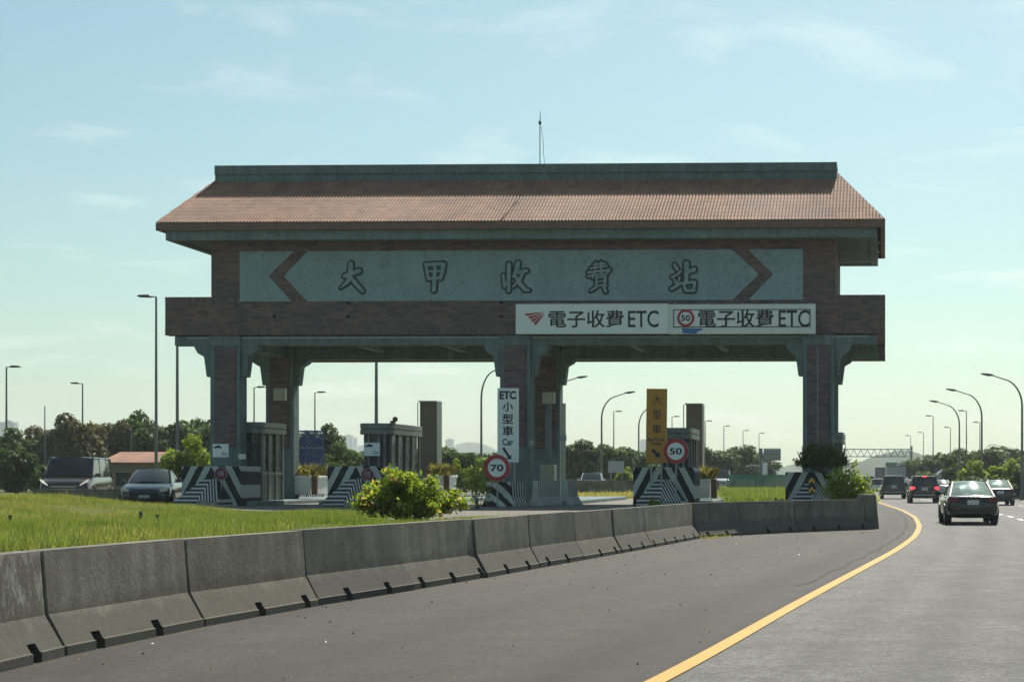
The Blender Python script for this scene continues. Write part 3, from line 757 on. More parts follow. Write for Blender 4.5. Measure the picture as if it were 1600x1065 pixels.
# ------------------------------------------------------------------ toll islands, crash blocks
def island(x0, x1, y0, y1, label):
    tag(MB().box(x0, x1, y0, y1, .3, .68).build('toll_island', M['concrete'], bevel=.04, seg=2), label, 'island', 'raised concrete islands between the toll lanes')
island(gx(290, 60), gx(372, 60)+1.2, 58.7, 76, 'raised concrete island under the leftmost brick pillar')
island(gx(515, 60), gx(600, 60)+1.0, 58.7, 76, 'raised concrete island carrying the middle left booth')
island(gx(770, 60), gx(850, 60)+1.0, 58.9, 76, 'raised concrete island under the central brick pillar')
island(gx(990, 60)+.2, gx(1085, 60)+.6, 58.2, 76, 'raised concrete island carrying the booth behind the amber board')
island(gx(1232, 60), gx(1302, 60)+.5, 58.7, 76, 'raised concrete island under the rightmost brick pillar')
def crash_block(px, Y, wpx, label, top=728, nose=True):
    k = Y/F; w = wpx*k/2; H = gz(top, Y) - .5
    b = thing('crash_block', label, 'crash barrier', (gx(px, Y), Y, .5), R(-1.2), 'striped concrete crash blocks at the lane islands')
    MB().prism([(-w, 0), (w, 0), (w, 1.9), (w-.25, 2.2), (-w+.25, 2.2), (-w, 1.9)], 'xy', 0, H).build('block', M['stripe_wide'], b, bevel=.03)
    if nose:
        n = MB(); f0, f1 = -1.35, -.004; a, c = .40*w, .72*w
        n.add([(-c, f0, 0), (c, f0, 0), (-c, f0, .22), (c, f0, .22), (-a*.55, f1, H*.70), (a*.55, f1, H*.70), (-c, f1, 0), (c, f1, 0), (-c, f1, .22), (c, f1, .22)],
              [(0,1,3,2), (2,3,5,4), (2,4,8), (3,9,5), (0,2,8,6), (1,7,9,3), (6,8,4,5,9,7), (0,6,7,1)])
        n.build('nose', M['stripe_fine'], b)
    return b
crash_block(330, 58.2, 94, 'black and white chevron crash block at the far left toll island')
crash_block(556, 58.2, 90, 'black and white chevron crash block behind the yellow green bush')
crash_block(1037, 57.6, 96, 'black and white chevron crash block under the amber lane board', 730)
crash_block(1268, 58.0, 82, 'black and white chevron crash block under the weedy right pillar', 737)
def stop_sign(px, py, Y, label):
    k = Y/F; s = thing('stop_sign', label, 'sign', (gx(px, Y), Y, gz(py, Y)), 0, 'small red stop signs on the crash blocks')
    MB().lathe([(10.6*k, .02), (10.6*k, 0)], 'y', (0,0,0), 8).build('plate', M['worn_white'], s, rot=(0, R(22.5), 0))
    MB().lathe([(9.6*k, .01), (9.6*k, -.008)], 'y', (0,0,0), 8).build('red_face', M['worn_red'], s, rot=(0, R(22.5), 0))
    text('lettering', '停', M['worn_white'], s, 0, 0, 11*k, 11*k, -.016, .01, .01)
    MB().tube([(0, .045, .1), (0, .045, -(gz(py, Y) - .75))], .02, 6).build('post', M['metal'], s)
stop_sign(345, 740, 57.7, 'faded red octagon stop sign on the far left chevron block')
stop_sign(574, 741, 57.7, 'red octagon stop sign half behind the yellow green bush')
s = thing('hazard_marker', 'yellow and black arrow marker board by the right pillar block', 'sign', (gx(1268.5, 56.2), 56.2, gz(758, 56.2)), 0); k = 56.2/F
MB().box(-5.5*k, 5.5*k, 0, .03, -14*k, 14*k).build('board', M['black'], s)
mb = MB()
for zc in (4, -10): mb.prism([(x*k, (z+zc)*k) for x, z in ((-5, -3), (0, 3.2), (5, -3), (5, 2.5), (0, 8.5), (-5, 2.5))], 'xz', -.008, .005)
mb.build('chevron', M['yellow_mark'], s); MB().tube([(0, .05, 10*k), (0, .05, -.7)], .03, 6).build('post', M['metal'], s)

# New Jersey profile barriers
NJ = [(-.30, 0), (-.30, .09), (-.28, .10), (-.135, .36), (-.09, .90), (.09, .90), (.135, .36), (.28, .10), (.30, .09), (.30, 0)]
def nj_mesh(L, hs=1.0, ws=1.0, holes=(), x0=0.0):
    HP = [(-.16, 0), (-.16, .14), (-.2435, .1654)] + NJ[3:7] + [(.2435, .1654), (.16, .14), (.16, 0)]
    sh = lambda P, k: [(p[0]*(1-k*.06), p[1] - k*.012*(p[1] > .2)) for p in P]
    st = [(0, sh(NJ, 1)), (.018, NJ)]
    for h in holes: st += [(h-.075, NJ), (h-.074, HP), (h+.074, HP), (h+.075, NJ)]
    st += [(L-.018, NJ), (L, sh(NJ, 1))]
    m = MB(); n = len(NJ)
    vs = [(x0+x, p[0]*ws, p[1]*hs) for x, P in st for p in P]
    fs = [(i*n+k, i*n+(k+1) % n, (i+1)*n+(k+1) % n, (i+1)*n+k) for i in range(len(st)-1) for k in range(n)]
    fs += [tuple(range(n)), tuple((len(st)-1)*n + k for k in range(n))]
    return m.add(vs, fs)
def hole_plug(L, holes):
    m = MB()
    for h in holes: m.prism([(-.165, .002), (-.165, .136), (-.238, .158), (-.165, .162), (.16, .13), (.16, .002)], 'yz', h-.073, h+.073)
    return m
# the long near barrier
bx, by = np.array([p[0] for p in BAR]), np.array([p[1] for p in BAR])
yy = np.arange(3, 48.01, .05); xx = np.interp(yy, by, bx)
k_ = np.ones(31)/31; xs_ = np.convolve(np.pad(xx, 15, mode='edge'), k_, 'valid'); near = yy < 38.5
xx = np.where(near, xs_, xx)
arc = np.concatenate([[0], np.cumsum(np.hypot(np.diff(xx), np.diff(yy)))])
SEG = 2.7
s16 = np.interp(16.25, yy, arc); start = s16 - math.floor((s16-.2)/SEG)*SEG
nseg = int((arc[-1]-start)/SEG)
ords = ['first', 'second', 'third', 'fourth', 'fifth', 'sixth', 'seventh', 'eighth', 'ninth', 'tenth', 'eleventh', 'twelfth', 'thirteenth', 'fourteenth', 'fifteenth', 'sixteenth', 'seventeenth', 'eighteenth', 'nineteenth', 'twentieth']
vis = 0
for i in range(nseg):
    s0, s1 = start + i*SEG, start + (i+1)*SEG
    if i == nseg-1: s1 = arc[-1]
    ya, yb = np.interp(s0, arc, yy), np.interp(s1, arc, yy)
    if yb < 10.5: continue
    p0 = Vector((np.interp(ya, yy, xx), ya)); p1 = Vector((np.interp(yb, yy, xx), yb))
    d = p1-p0; L = d.length
    first, last = vis == 0 or vis == 1, i == nseg-1
    lab = ('pale flaking concrete barrier block at the left photo edge' if vis == 0 else
           'flaking whitewashed concrete barrier block, second from the left photo edge' if vis == 1 else
           'rightmost concrete barrier block ending beside the yellow line' if last else
           'grey stained concrete barrier block, %s of the row from the left photo edge' % ords[vis])
    ang = math.atan2(d.y, d.x)
    b = thing('barrier_block', lab, 'barrier', (p0.x + random.uniform(-.02, .02), p0.y, random.uniform(-.012, .0)), ang + random.uniform(-.008, .008), 'near row of concrete barrier blocks')
    # offset so that the front foot lies on the traced line
    g = .028
    holes = [h_ - s0 for h_ in np.arange(start % 1.12, arc[-1], 1.12) + (s16 + .12 - start) % 1.12 if s0 + .13 < h_ < s0 + L - .13]
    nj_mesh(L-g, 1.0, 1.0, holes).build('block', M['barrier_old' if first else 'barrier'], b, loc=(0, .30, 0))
    for h_ in holes: hole_plug(L, [h_]).build('drain_hole', M['hole'], b, loc=(0, .30, 0))
    if last:
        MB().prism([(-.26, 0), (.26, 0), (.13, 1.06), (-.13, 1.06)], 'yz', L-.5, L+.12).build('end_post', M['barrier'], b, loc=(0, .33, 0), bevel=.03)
    vis += 1
# striped barriers by the central pillar
def striped_barrier(pxa, Ya, pxb, Yb, label, nose=False):
    a, b2 = Vector((gx(pxa, Ya), Ya)), Vector((gx(pxb, Yb), Yb)); d = b2-a; L = d.length
    b = thing('striped_barrier', label, 'barrier', (a.x, a.y, .5), math.atan2(d.y, d.x), 'striped concrete barriers by the central pillar')
    if nose:
        nj_mesh(.95, 1.0, 1.2).build('painted_nose', M['stripe_arc'], b)
        nj_mesh(L-.95, 1.0, 1.2, (), .951).build('block', M['stripe_upright'], b)
    else: nj_mesh(L, 1.06, 1.2).build('block', M['stripe_sunlit'], b)
striped_barrier(763, 56.3, 817, 57.6, 'arc striped black and white barrier below the 70 sign', True)
striped_barrier(836, 57.6, 868, 58.6, 'finely striped concrete barrier in the middle of the three', False)
striped_barrier(882, 59.0, 897, 59.8, 'short pale striped barrier, right of the three by the pillar', False)

# ------------------------------------------------------------------ booths, pylons and small boxes
def booth(x0, x1, y0, y1, ztop, label, zb=.68, ribs=4, front=(-.55, .15, .55)):
    b = thing('toll_booth', label, 'booth', ((x0+x1)/2, (y0+y1)/2, zb), TH, 'toll collector booths on the islands')
    w, d, h = (x1-x0)/2, (y1-y0)/2, ztop-zb
    def rr_(w, d, r): 
        pts = []
        for cx, cy, a0 in ((w-r, d-r, 0), (-w+r, d-r, 90), (-w+r, -d+r, 180), (w-r, -d+r, 270)):
            for a in (0, 30, 60, 90): pts.append((cx + r*math.cos(R(a0+a)), cy + r*math.sin(R(a0+a))))
        return pts
    MB().prism(rr_(w-.06, d-.06, .25), 'xy', 0, 1.05).build('lower_wall', M['booth_panel'], b)
    MB().prism(rr_(w-.09, d-.09, .25), 'xy', 1.051, h-.42).build('window', M['booth_glass'], b)
    rf = MB(); rf.prism(rr_(w+.1, d+.1, .35), 'xy', h-.42, h-.23); rf.prism(rr_(w+.08, d+.08, .35), 'xy', h-.229, h-.20); rf.prism(rr_(w+.1, d+.1, .35), 'xy', h-.199, h)
    rf.build('roof', M['tin'], b, bevel=.012)
    MB().prism(rr_(w-.03, d-.03, .25), 'xy', 1.0, 1.09).build('sill', M['tin'], b)
    for i in range(ribs):
        y = -d + .28 + i*(2*d-.5)/max(1, ribs-1)
        for x in (-w+.02, w-.1): MB().box(x, x+.08, y, y+.11, .0, h-.421).build('mullion', M['tin' if i % 2 else 'booth_panel'], b)
    for x in (w*f_ for f_ in front): MB().box(x, x+.08, -d+.02, -d+.1, 1.09, h-.421).build('mullion', M['tin'], b)
    return b
booth(gx(352, 61.7), gx(418, 61.7), 61.0, 63.6, gz(659, 61), 'grey toll booth right of the leftmost brick pillar', ribs=4, front=(-.3,))
booth(gx(571, 61.6), gx(616, 61.6), 61.2, 65.4, gz(661, 61.2), 'grey toll booth with rusty lamp on its roof, left of the tall white board', ribs=5)
booth(gx(1035, 61.6), gx(1080, 61.6), 61.0, 64.0, gz(668, 61), 'grey toll booth half hidden behind the amber board', ribs=4)
booth(gx(1285, 64), gx(1316, 64), 63.0, 66.5, gz(676, 64), 'dark overgrown toll booth behind the rightmost pillar', ribs=3)
lamp = thing('warning_lamp', 'small rusty warning lamp on the roof of the middle left booth', 'lamp', (gx(615, 62.5), 62.5, gz(661, 61.2)), 0)
MB().box(-.11, .05, -.1, .1, 0, .14).build('base', M['wood'], lamp); MB().lathe([(.03, .10), (.1, .14), (.1, .26), (.04, .30)], 'z', (.06, 0, 0), 10).build('lens', M['wood'], lamp)
def pylon(px0, px1, Y, pytop, label):
    k = Y/F; w = (px1-px0)*k/2
    p = thing('pylon', label, 'pylon', (gx((px0+px1)/2, Y), Y, .5), TH, 'tall brown clad pylons behind the booths')
    h = gz(pytop, Y)-.5
    b = MB(); b.box(-w, w, 0, .8, 0, h*.47); b.box(-w, w, 0, .8, h*.478, h); b.box(-w+.02, w-.02, .02, .78, h*.47, h*.478)
    b.build('cladding', M['pylon'], p, bevel=.01); MB().box(-w-.05, w+.04, -.04, .84, h, h+.06).build('cap', M['metal'], p)
    MB().box(w, w+.045, .02, .78, 0, h).build('edge_trim', M['tin'], p)
    MB().tube([(-w-.12, .1, 0), (-w-.12, .1, h)], .02, 6).build('pipe', M['metal'], p)
pylon(656, 681, 68, 628, 'tall brown pylon behind the middle left booth')
pylon(1072, 1096, 68, 632, 'tall brown pylon behind the booth by the amber board')
def info_board(px, py, Y, txt, label):
    k = Y/F; s = thing('notice_board', label, 'sign', (gx(px, Y), Y, gz(py, Y)), TH, 'small white notice boards with a car outline')
    MB().box(-12.5*k, 12.5*k, 0, .04, -10.3*k, 10.3*k).build('board', M['white'], s, bevel=.008)
    MB().prism([((a-12.5)*k, b*k) for a, b in ((2, 4), (2, 6), (5, 6.3), (7, 8), (11, 8), (13, 6), (14.5, 5.5), (14.5, 4), (12.5, 4), (12, 3.3), (11, 3.3), (10.5, 4), (6, 4), (5.5, 3.3), (4.5, 3.3), (4, 4))], 'xz', -.008, .005).build('car_outline', M['ink'], s)
    text('lettering', txt, plain_grey, s, 6.5*k, -5*k, 9.5*k, 6*k, -.008, .01, .0)
    return s
plain_grey = plain('faded_grey_ink', (.22, .23, .23), .7)
s = info_board(344.5, 703.5, 59.2, '40m', 'small white notice board with car outline on the leftmost pillar')
s = info_board(581, 701.5, 60.8, '60m', 'small white notice board with car outline on the middle left booth')
MB().box(-.03, .03, .045, .30, -.1, .1).build('bracket', M['metal'], s)
def box_thing(name, label, cat, px0, px1, py0, py1, Y, depth, mat, group=None, door=None):
    k = Y/F; o = thing(name, label, cat, (gx((px0+px1)/2, Y), Y, gz(py1, Y)), TH, group)
    w, h = (px1-px0)*k/2, (py1-py0)*k
    MB().box(-w, w, 0, depth, 0, h).build('casing', M[mat], o, bevel=.012)
    MB().box(-w+.03, w-.03, -.012, .02, .03, h-.03).build('door', M[door or mat], o, bevel=.006)
    MB().box(w-.07, w-.05, -.03, 0, h*.45, h*.6).build('handle', M['dark'], o)
    return o
box_thing('electrical_box', 'small pale box low on the right edge of the leftmost pillar', 'box', 372.5, 382, 709, 717, 59.4, .15, 'white_panel')
box_thing('electrical_box', 'square cream box high on the rear left pillar', 'box', 427, 445, 606, 625, 65.0, .25, 'cream')
eb = box_thing('electrical_box', 'square cream box with pipe below on the rear central pillar', 'box', 847, 866, 612, 630, 65.0, .25, 'cream')
MB().box(-.12, .1, .02, .2, -2.2, -.01).build('cable_duct', M['concrete'], eb)
box_thing('utility_cabinet', 'cream utility cabinet behind the striped middle barrier', 'cabinet', 843, 866, 725, 752, 61.5, .5, 'cream')
def pole_thing(px, Y, py0, py1, r, label, mat='white_panel'):
    o = thing('marker_post', label, 'post', (gx(px, Y), Y, gz(py1, Y)), 0); h = gz(py0, Y) - gz(py1, Y)
    MB().tube([(0, 0, 0), (0, 0, h)], r, 8).build('pole', M[mat], o); MB().lathe([(r*1.25, h*.62), (r*1.25, h*.68)], 'z', (0,0,0), 8).build('band', M['metal'], o)
pole_thing(830.5, 59.3, 640, 788, .07, 'slim pale post between the first two striped barriers', 'tin')
pole_thing(880, 60.6, 630, 784, .10, 'thick pale post between the second and third striped barriers', 'cream')
def planter(px, Y, wpx, pytop, pybot, label):
    k = Y/F; w = wpx*k/2
    o = thing('planter', label, 'planter', (gx(px, Y), Y, gz(pybot, Y)), TH, 'white concrete planters on the islands'); h = gz(pytop, Y)-gz(pybot, Y)
    m = MB(); m.box(-w, w, 0, 2.2, 0, h-.12); m.box(-w-.05, w+.05, -.05, 2.25, h-.119, h); m.build('trough', M['white_panel'], o, bevel=.02)
    MB().box(w+.052, w+.28, -.02, .10, 0, h).build('end_board', M['wood'], o)
    return o, w, h
weed_spots = []
for a in ((462, 66, 46, 743, 772, 'white planter with dry weeds right of the left booth'), (680, 66.5, 22, 742, 765, 'white planter behind the yellow green bush'), (1099, 64, 20, 748, 778, 'white planter with dry weeds right of the amber board booth')):
    o, w, h = planter(*a); weed_spots.append((o, w, h))
# blue frame screen behind the left booth
Y = 74; k = Y/F
bf = thing('blue_screen', 'blue slatted metal frame behind the rear left pillar', 'fence', (gx(466, Y), Y, .5), R(20)); h = gz(672, Y)-.5; L = 1.1
for i in range(4): MB().box(i*L/3*1.0-.03, i*L/3+.03, 0, .08, 0, h).build('post', M['blue_frame'], bf)
for j in range(4): MB().box(.031, L-.031, .01, .06, h-.08-j*h/4.2, h-j*h/4.2).build('rail', M['tin' if j == 1 else 'blue_frame'], bf)
sl = MB()
for j in range(11): sl.box(.04 + j*.095, .04+j*.095+.05, .065, .075, .1, h-.1)
sl.build('slat_panel', M['blue_frame'], bf)

# ------------------------------------------------------------------ far roadside barriers and fences
def long_barrier(pts, label, z, group=None, step=3.0, hs=1.05):
    n = 0
    for (a, b) in zip(pts[:-1], pts[1:]):
        a, b = Vector(a), Vector(b); d = b-a; cnt = max(1, round(d.length/step))
        for i in range(cnt):
            p = a + d*(i/cnt); n += 1
            o = thing('barrier_block', label, 'barrier', (p.x, p.y, z), math.atan2(d.y, d.x), group)
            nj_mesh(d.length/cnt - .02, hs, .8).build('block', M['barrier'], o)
long_barrier([(gx(52, 61.5), 61.5), (gx(205, 61.5), 61.5)], 'low concrete barrier block in front of the black van', .47, 'barrier blocks in front of the van', hs=.72)
long_barrier([(gx(862, 90), 89), (gx(1000, 92), 93), (gx(1120, 105), 106)], 'low concrete barrier block behind the booths in front of the white car', .47, 'barrier blocks along the median')
long_barrier([(13.9, 96), (14.1, 126), (14.6, 156)], 'low concrete barrier block along the right road edge', 0, 'barrier blocks along the right road edge')
Y = 150
gf = thing('green_hoarding', 'low dark green hoarding beyond the median grass', 'fence', (gx(1136, Y), Y, .42), R(4)); L = (1232-1136)*Y/F
hm = MB(); n = 40
for i in range(n): hm.box(i*L/n, (i+1)*L/n-.012, (.03 if i % 2 else 0), .07, 0.2, gz(741, Y)-.42)
hm.build('sheet', M['green_sheet'], gf); MB().box(0, L, .08, .14, .0, .2).build('plinth', M['barrier'], gf)

# ------------------------------------------------------------------ street lamps, gantry, masts
def base_z(x, y): return float(height(x, y))
def lamp_flat(px, pytop, ztop, d, label):
    Y = (ztop-EYE)*F/(PY0-pytop); x = gx(px, Y); zb = base_z(x, Y); h = ztop-zb
    o = thing('street_lamp', label, 'street lamp', (x, Y, zb), 0, 'straight street lamps with a flat head')
    MB().tube([(0,0,0), (0,0,.9), (0,0,.95), (0,0,h-.06)], [.12,.12,.095,.055], 10).build('pole', M['pole'], o)
    MB().tube([(0,0,h-.08), (.35*d,0,h-.02)], .035, 6).build('arm', M['pole'], o)
    MB().prism([(d*.22, h-.07), (d*.35, h-.1), (d*.95, h-.08), (d*1.08, h-.01), (d*.9, h+.05), (d*.4, h+.06)], 'xz', -.16, .16).build('lamp_head', M['dark'], o, bevel=.03)
def lamp_curved(px, pyhead, ztop, d, span, drop, label):
    Y = (ztop-EYE)*F/(PY0-pyhead); x = gx(px, Y); zb = base_z(x, Y); h = ztop-zb
    o = thing('street_lamp', label, 'street lamp', (x, Y, zb), 0, 'street lamps with a curved arm')
    pts = [(0,0,0), (0,0,.9), (0,0,.95), (0,0,h-drop-.6)]; rs = [.13,.13,.10,.075]
    for i in range(1, 11):
        a = i/10*math.pi*.46; pts.append((d*span*.62*(1-math.cos(a)), 0, h-drop-.6 + (drop+.25)*math.sin(a))); rs.append(.075-.003*i)
    ex, ez_ = pts[-1][0], pts[-1][2]
    pts.append((d*(abs(ex)+ (span-abs(ex))*.75), 0, h-.08)); rs.append(.04)
    MB().tube(pts, rs, 10).build('pole', M['pole'], o)
    hx = pts[-1][0]
    MB().prism([(hx-d*.1, h-.14), (hx+d*.25, h-.16), (hx+d*.75, h-.02), (hx+d*.8, h+.06), (hx+d*.3, h+.04), (hx-d*.1, h-.03)], 'xz', -.14, .14).build('lamp_head', M['dark'], o, bevel=.03)
for a in ((10, 572, 10, 1, 'straight street lamp at the far left photo edge, head to the right'), (129, 598, 10, -1, 'straight street lamp above the van, head to the left'),
          (244, 462, 12, -1, 'tallest straight street lamp left of the toll roof, head to the left'), (397, 604, 10, 1, 'straight street lamp between the left front and rear pillars'),
          (492, 612, 10, 1, 'straight street lamp right of the rear left pillar'), (959, 642, 10, 1, 'straight street lamp just right of a tall curved lamp in the right bay'),
          (1050, 650, 10, 1, 'straight street lamp seen between the amber board and brown pylon'), (1102, 657, 10, 1, 'straight street lamp just right of the right brown pylon'),
          (1131, 665, 10, 1, 'straight street lamp, second right of the right brown pylon'), (1161, 672, 10, 1, 'straight street lamp, third right of the right brown pylon'),
          (1186, 676, 10, 1, 'straight street lamp beside the grey message board back'), (1510, 641, 10, -1, 'straight street lamp between the two left curved lamps on the right verge'),
          (1485, 667, 10, -1, 'short looking straight lamp left of the leftmost curved lamp on the right'), (1531, 659, 10, -1, 'straight lamp right behind the middle curved lamp on the right'),
          (1458, 649, 10, -1, 'straight street lamp above the braking car on the right'), (1443, 675, 10, -1, 'straight street lamp just right of the gantry post'),
          (1423, 680, 10, -1, 'farthest straight street lamp, rising from the gantry post')):
    lamp_flat(*a)
for a in ((752, 571, 10, 1, 1.9, 1.9, 'curved arm street lamp left of the central pillar'), (940, 612, 9, 1, 2.4, 1.7, 'curved arm street lamp with its head over the right bay'),
          (860, 588, 10, 1, 2.6, 1.6, 'curved arm street lamp mostly behind the rear central pillar'), (998, 632, 9, 1, 2.0, 1.7, 'curved arm street lamp just left of the amber board'),
          (1597, 584, 9, -1, 2.45, 1.7, 'curved arm street lamp at the right photo edge, nearest of three'), (1534, 608, 9, -1, 2.5, 1.7, 'curved arm street lamp on the right verge, middle of three'),
          (1499, 626, 9, -1, 2.4, 1.7, 'curved arm street lamp on the right verge, leftmost of three')):
    lamp_curved(*a)
def mast(px, pytop, Y, r, label):
    x = gx(px, Y); zb = base_z(x, Y); h = gz(pytop, Y)-zb
    o = thing('mast', label, 'mast', (x, Y, zb), 0)
    MB().tube([(0,0,0), (0,0,h*.5), (0,0,h)], [r, r*.85, r*.6], 8).build('pole', M['pole'], o)
    MB().box(-.2, .2, -.2, .2, -.1, .15).build('footing', M['concrete'], o)
mast(277, 470, 96, .11, 'tall lamp mast seen under the left roof overhang'); mast(588, 500, 96, .12, 'tall lamp mast seen in the left bay above the booth')
mast(70, 634, 100, .05, 'thin aerial mast left of the van'); mast(167, 690, 110, .07, 'short thin pole behind the red roofed house'); mast(205, 668, 112, .06, 'thin pole right of the van above the house')

Y = 250
ga = thing('sign_gantry', 'grey lattice gantry spanning the road behind the right pillar', 'gantry', (0, Y, 0), 0)
xa, xb, zt, zb_ = gx(1255, Y), gx(1424, Y), gz(701.5, Y), gz(713, Y)
for x in (xa, xb): MB().tube([(x, 0, -.1), (x, 0, zt+.5)], .2, 10).build('post', M['metal'], ga)
tr = MB()
for yo in (-.5, .5):
    for z in (zt, zb_): tr.tube([(xa, yo, z), (xb, yo, z)], .07, 6)
    n = 16
    for i in range(n):
        x0_, x1_ = xa + (xb-xa)*i/n, xa + (xb-xa)*(i+1)/n; m_ = (x0_+x1_)/2
        tr.tube([(x0_, yo, zb_), (m_, yo, zt)], .045, 5); tr.tube([(m_, yo, zt), (x1_, yo, zb_)], .045, 5)
for i in range(17): x = xa + (xb-xa)*i/16; tr.tube([(x, -.5, zt), (x, .5, zt)], .035, 5); tr.tube([(x, -.5, zb_), (x, .5, zb_)], .035, 5)
tr.build('truss', M['metal'], ga)
Y = 165; k = Y/F
vm = thing('message_board', 'grey back of an overhead message board beyond the median', 'sign', (gx(1189, Y), Y, .4), 0)
MB().tube([(0, 0, 0), (0, 0, gz(700, Y)-.4)], .17, 10).build('post', M['pole'], vm)
bz0, bz1 = gz(719, Y)-.4, gz(700, Y)-.4
MB().box(.3, 31*k, -.3, .3, bz0, bz1).build('cabinet', M['metal'], vm, bevel=.04)
mb = MB()
for i in range(6): x = .4 + i*.3; mb.tube([(x, -.35, bz0-.02), (x, -.35, bz1)], .025, 5)
for z in (bz0+.1, (bz0+bz1)/2, bz1-.1): mb.tube([(.1, -.36, z), (31*k, -.36, z)], .03, 5)
mb.build('frame', M['pole'], vm)
def billboard(px0, px1, py0, py1, Y, label, mat='white_panel'):
    k = Y/F; o = thing('billboard', label, 'sign', (gx((px0+px1)/2, Y), Y, .42), 0); w = (px1-px0)*k/2
    MB().box(-w, w, 0, .12, gz(py1, Y)-.42, gz(py0, Y)-.42).build('board', M[mat], o, bevel=.02)
    for x in (-w*.7, w*.7): MB().box(x-.06, x+.06, .13, .25, 0, gz(py0, Y)-.5).build('post', M['pole'], o)
billboard(1165, 1199, 722, 744, 210, 'pale grey board standing left of the message board'); billboard(950, 975, 720, 738, 128, 'pale sign back below the curved lamp in the right bay', 'metal')
billboard(1384, 1402, 722, 730, 300, 'small green direction sign beyond the truck', 'green_sheet')

# red roofed house far left
Y = 98; k = Y/F
h_ = thing('house', 'low house with red tiled roof behind the van', 'house', (gx(212, Y), Y, .5), 0)
hw, hh = 42*k, gz(724, Y)-.5
MB().box(-hw, hw, 0, 5, 0, hh).build('wall', M['house_wall'], h_)
MB().prism([(-.5, hh-.05), (2.5, gz(709, Y+2.5)-.5), (5.5, hh-.05), (5.5, hh+.08), (2.5, gz(709, Y+2.5)-.36), (-.5, hh+.08)], 'yz', -hw-.4, hw+.5).build('roof', M['tile'], h_)
MB().box(-.1, .9, -.05, .02, 0, 1.55).build('door', M['wood'], h_); MB().box(-1.2, -.3, -.05, .02, .6, 1.4).build('window', M['booth_glass'], h_)
def tower(px0, px1, pytop, Y, label):
    k = Y/F; o = thing('tower_block', label, 'building', (gx((px0+px1)/2, Y), Y, 0), 0); w = (px1-px0)*k/2; h = gz(pytop, Y)
    MB().box(-w, w, 0, w*1.2, 0, h).build('wall', M['far_tower'], o); MB().box(-w*.4, w*.4, .2*w, w*.7, h, h+w*.25).build('roof_hut', M['far_tower'], o)
tower(537, 550, 680, 2300, 'hazy pale tower block left of the booth, taller of two'); tower(550, 557, 684, 2350, 'hazy pale tower block left of the booth, lower of two')
tower(0, 22, 659, 1500, 'hazy blue tower block at the far left photo edge'); tower(1000, 1012, 687, 2300, 'hazy tower block behind the amber board')
tower(696, 708, 686, 2400, 'hazy tower block right of the left brown pylon')

# ------------------------------------------------------------------ vehicles
STN = {
 'sedan': [(-.5,.36,.68,.80), (-.487,.28,.945,.91), (-.43,.24,.975,.97), (-.30,.2,.985,1), (-.1,.2,.98,1), (.1,.2,.965,1), (.23,.2,.945,1), (.36,.22,.87,.98), (.45,.24,.77,.93), (.488,.27,.66,.86), (.5,.34,.56,.78)],
 'suv': [(-.5,.42,.80,.86), (-.49,.34,1.03,.95), (-.44,.30,1.10,.99), (-.30,.28,1.10,1), (-.1,.28,1.08,1), (.1,.28,1.07,1), (.22,.28,1.05,1), (.35,.28,.99,.98), (.45,.30,.90,.94), (.488,.33,.76,.87), (.5,.42,.62,.8)],
 'van': [(-.5,.40,.80,.92), (-.494,.32,1.10,.97), (-.45,.28,1.15,1), (-.30,.26,1.15,1), (-.1,.26,1.14,1), (.12,.26,1.13,1), (.27,.26,1.11,1), (.38,.26,1.04,.98), (.46,.28,.93,.95), (.49,.32,.78,.9), (.5,.4,.64,.83)],
}
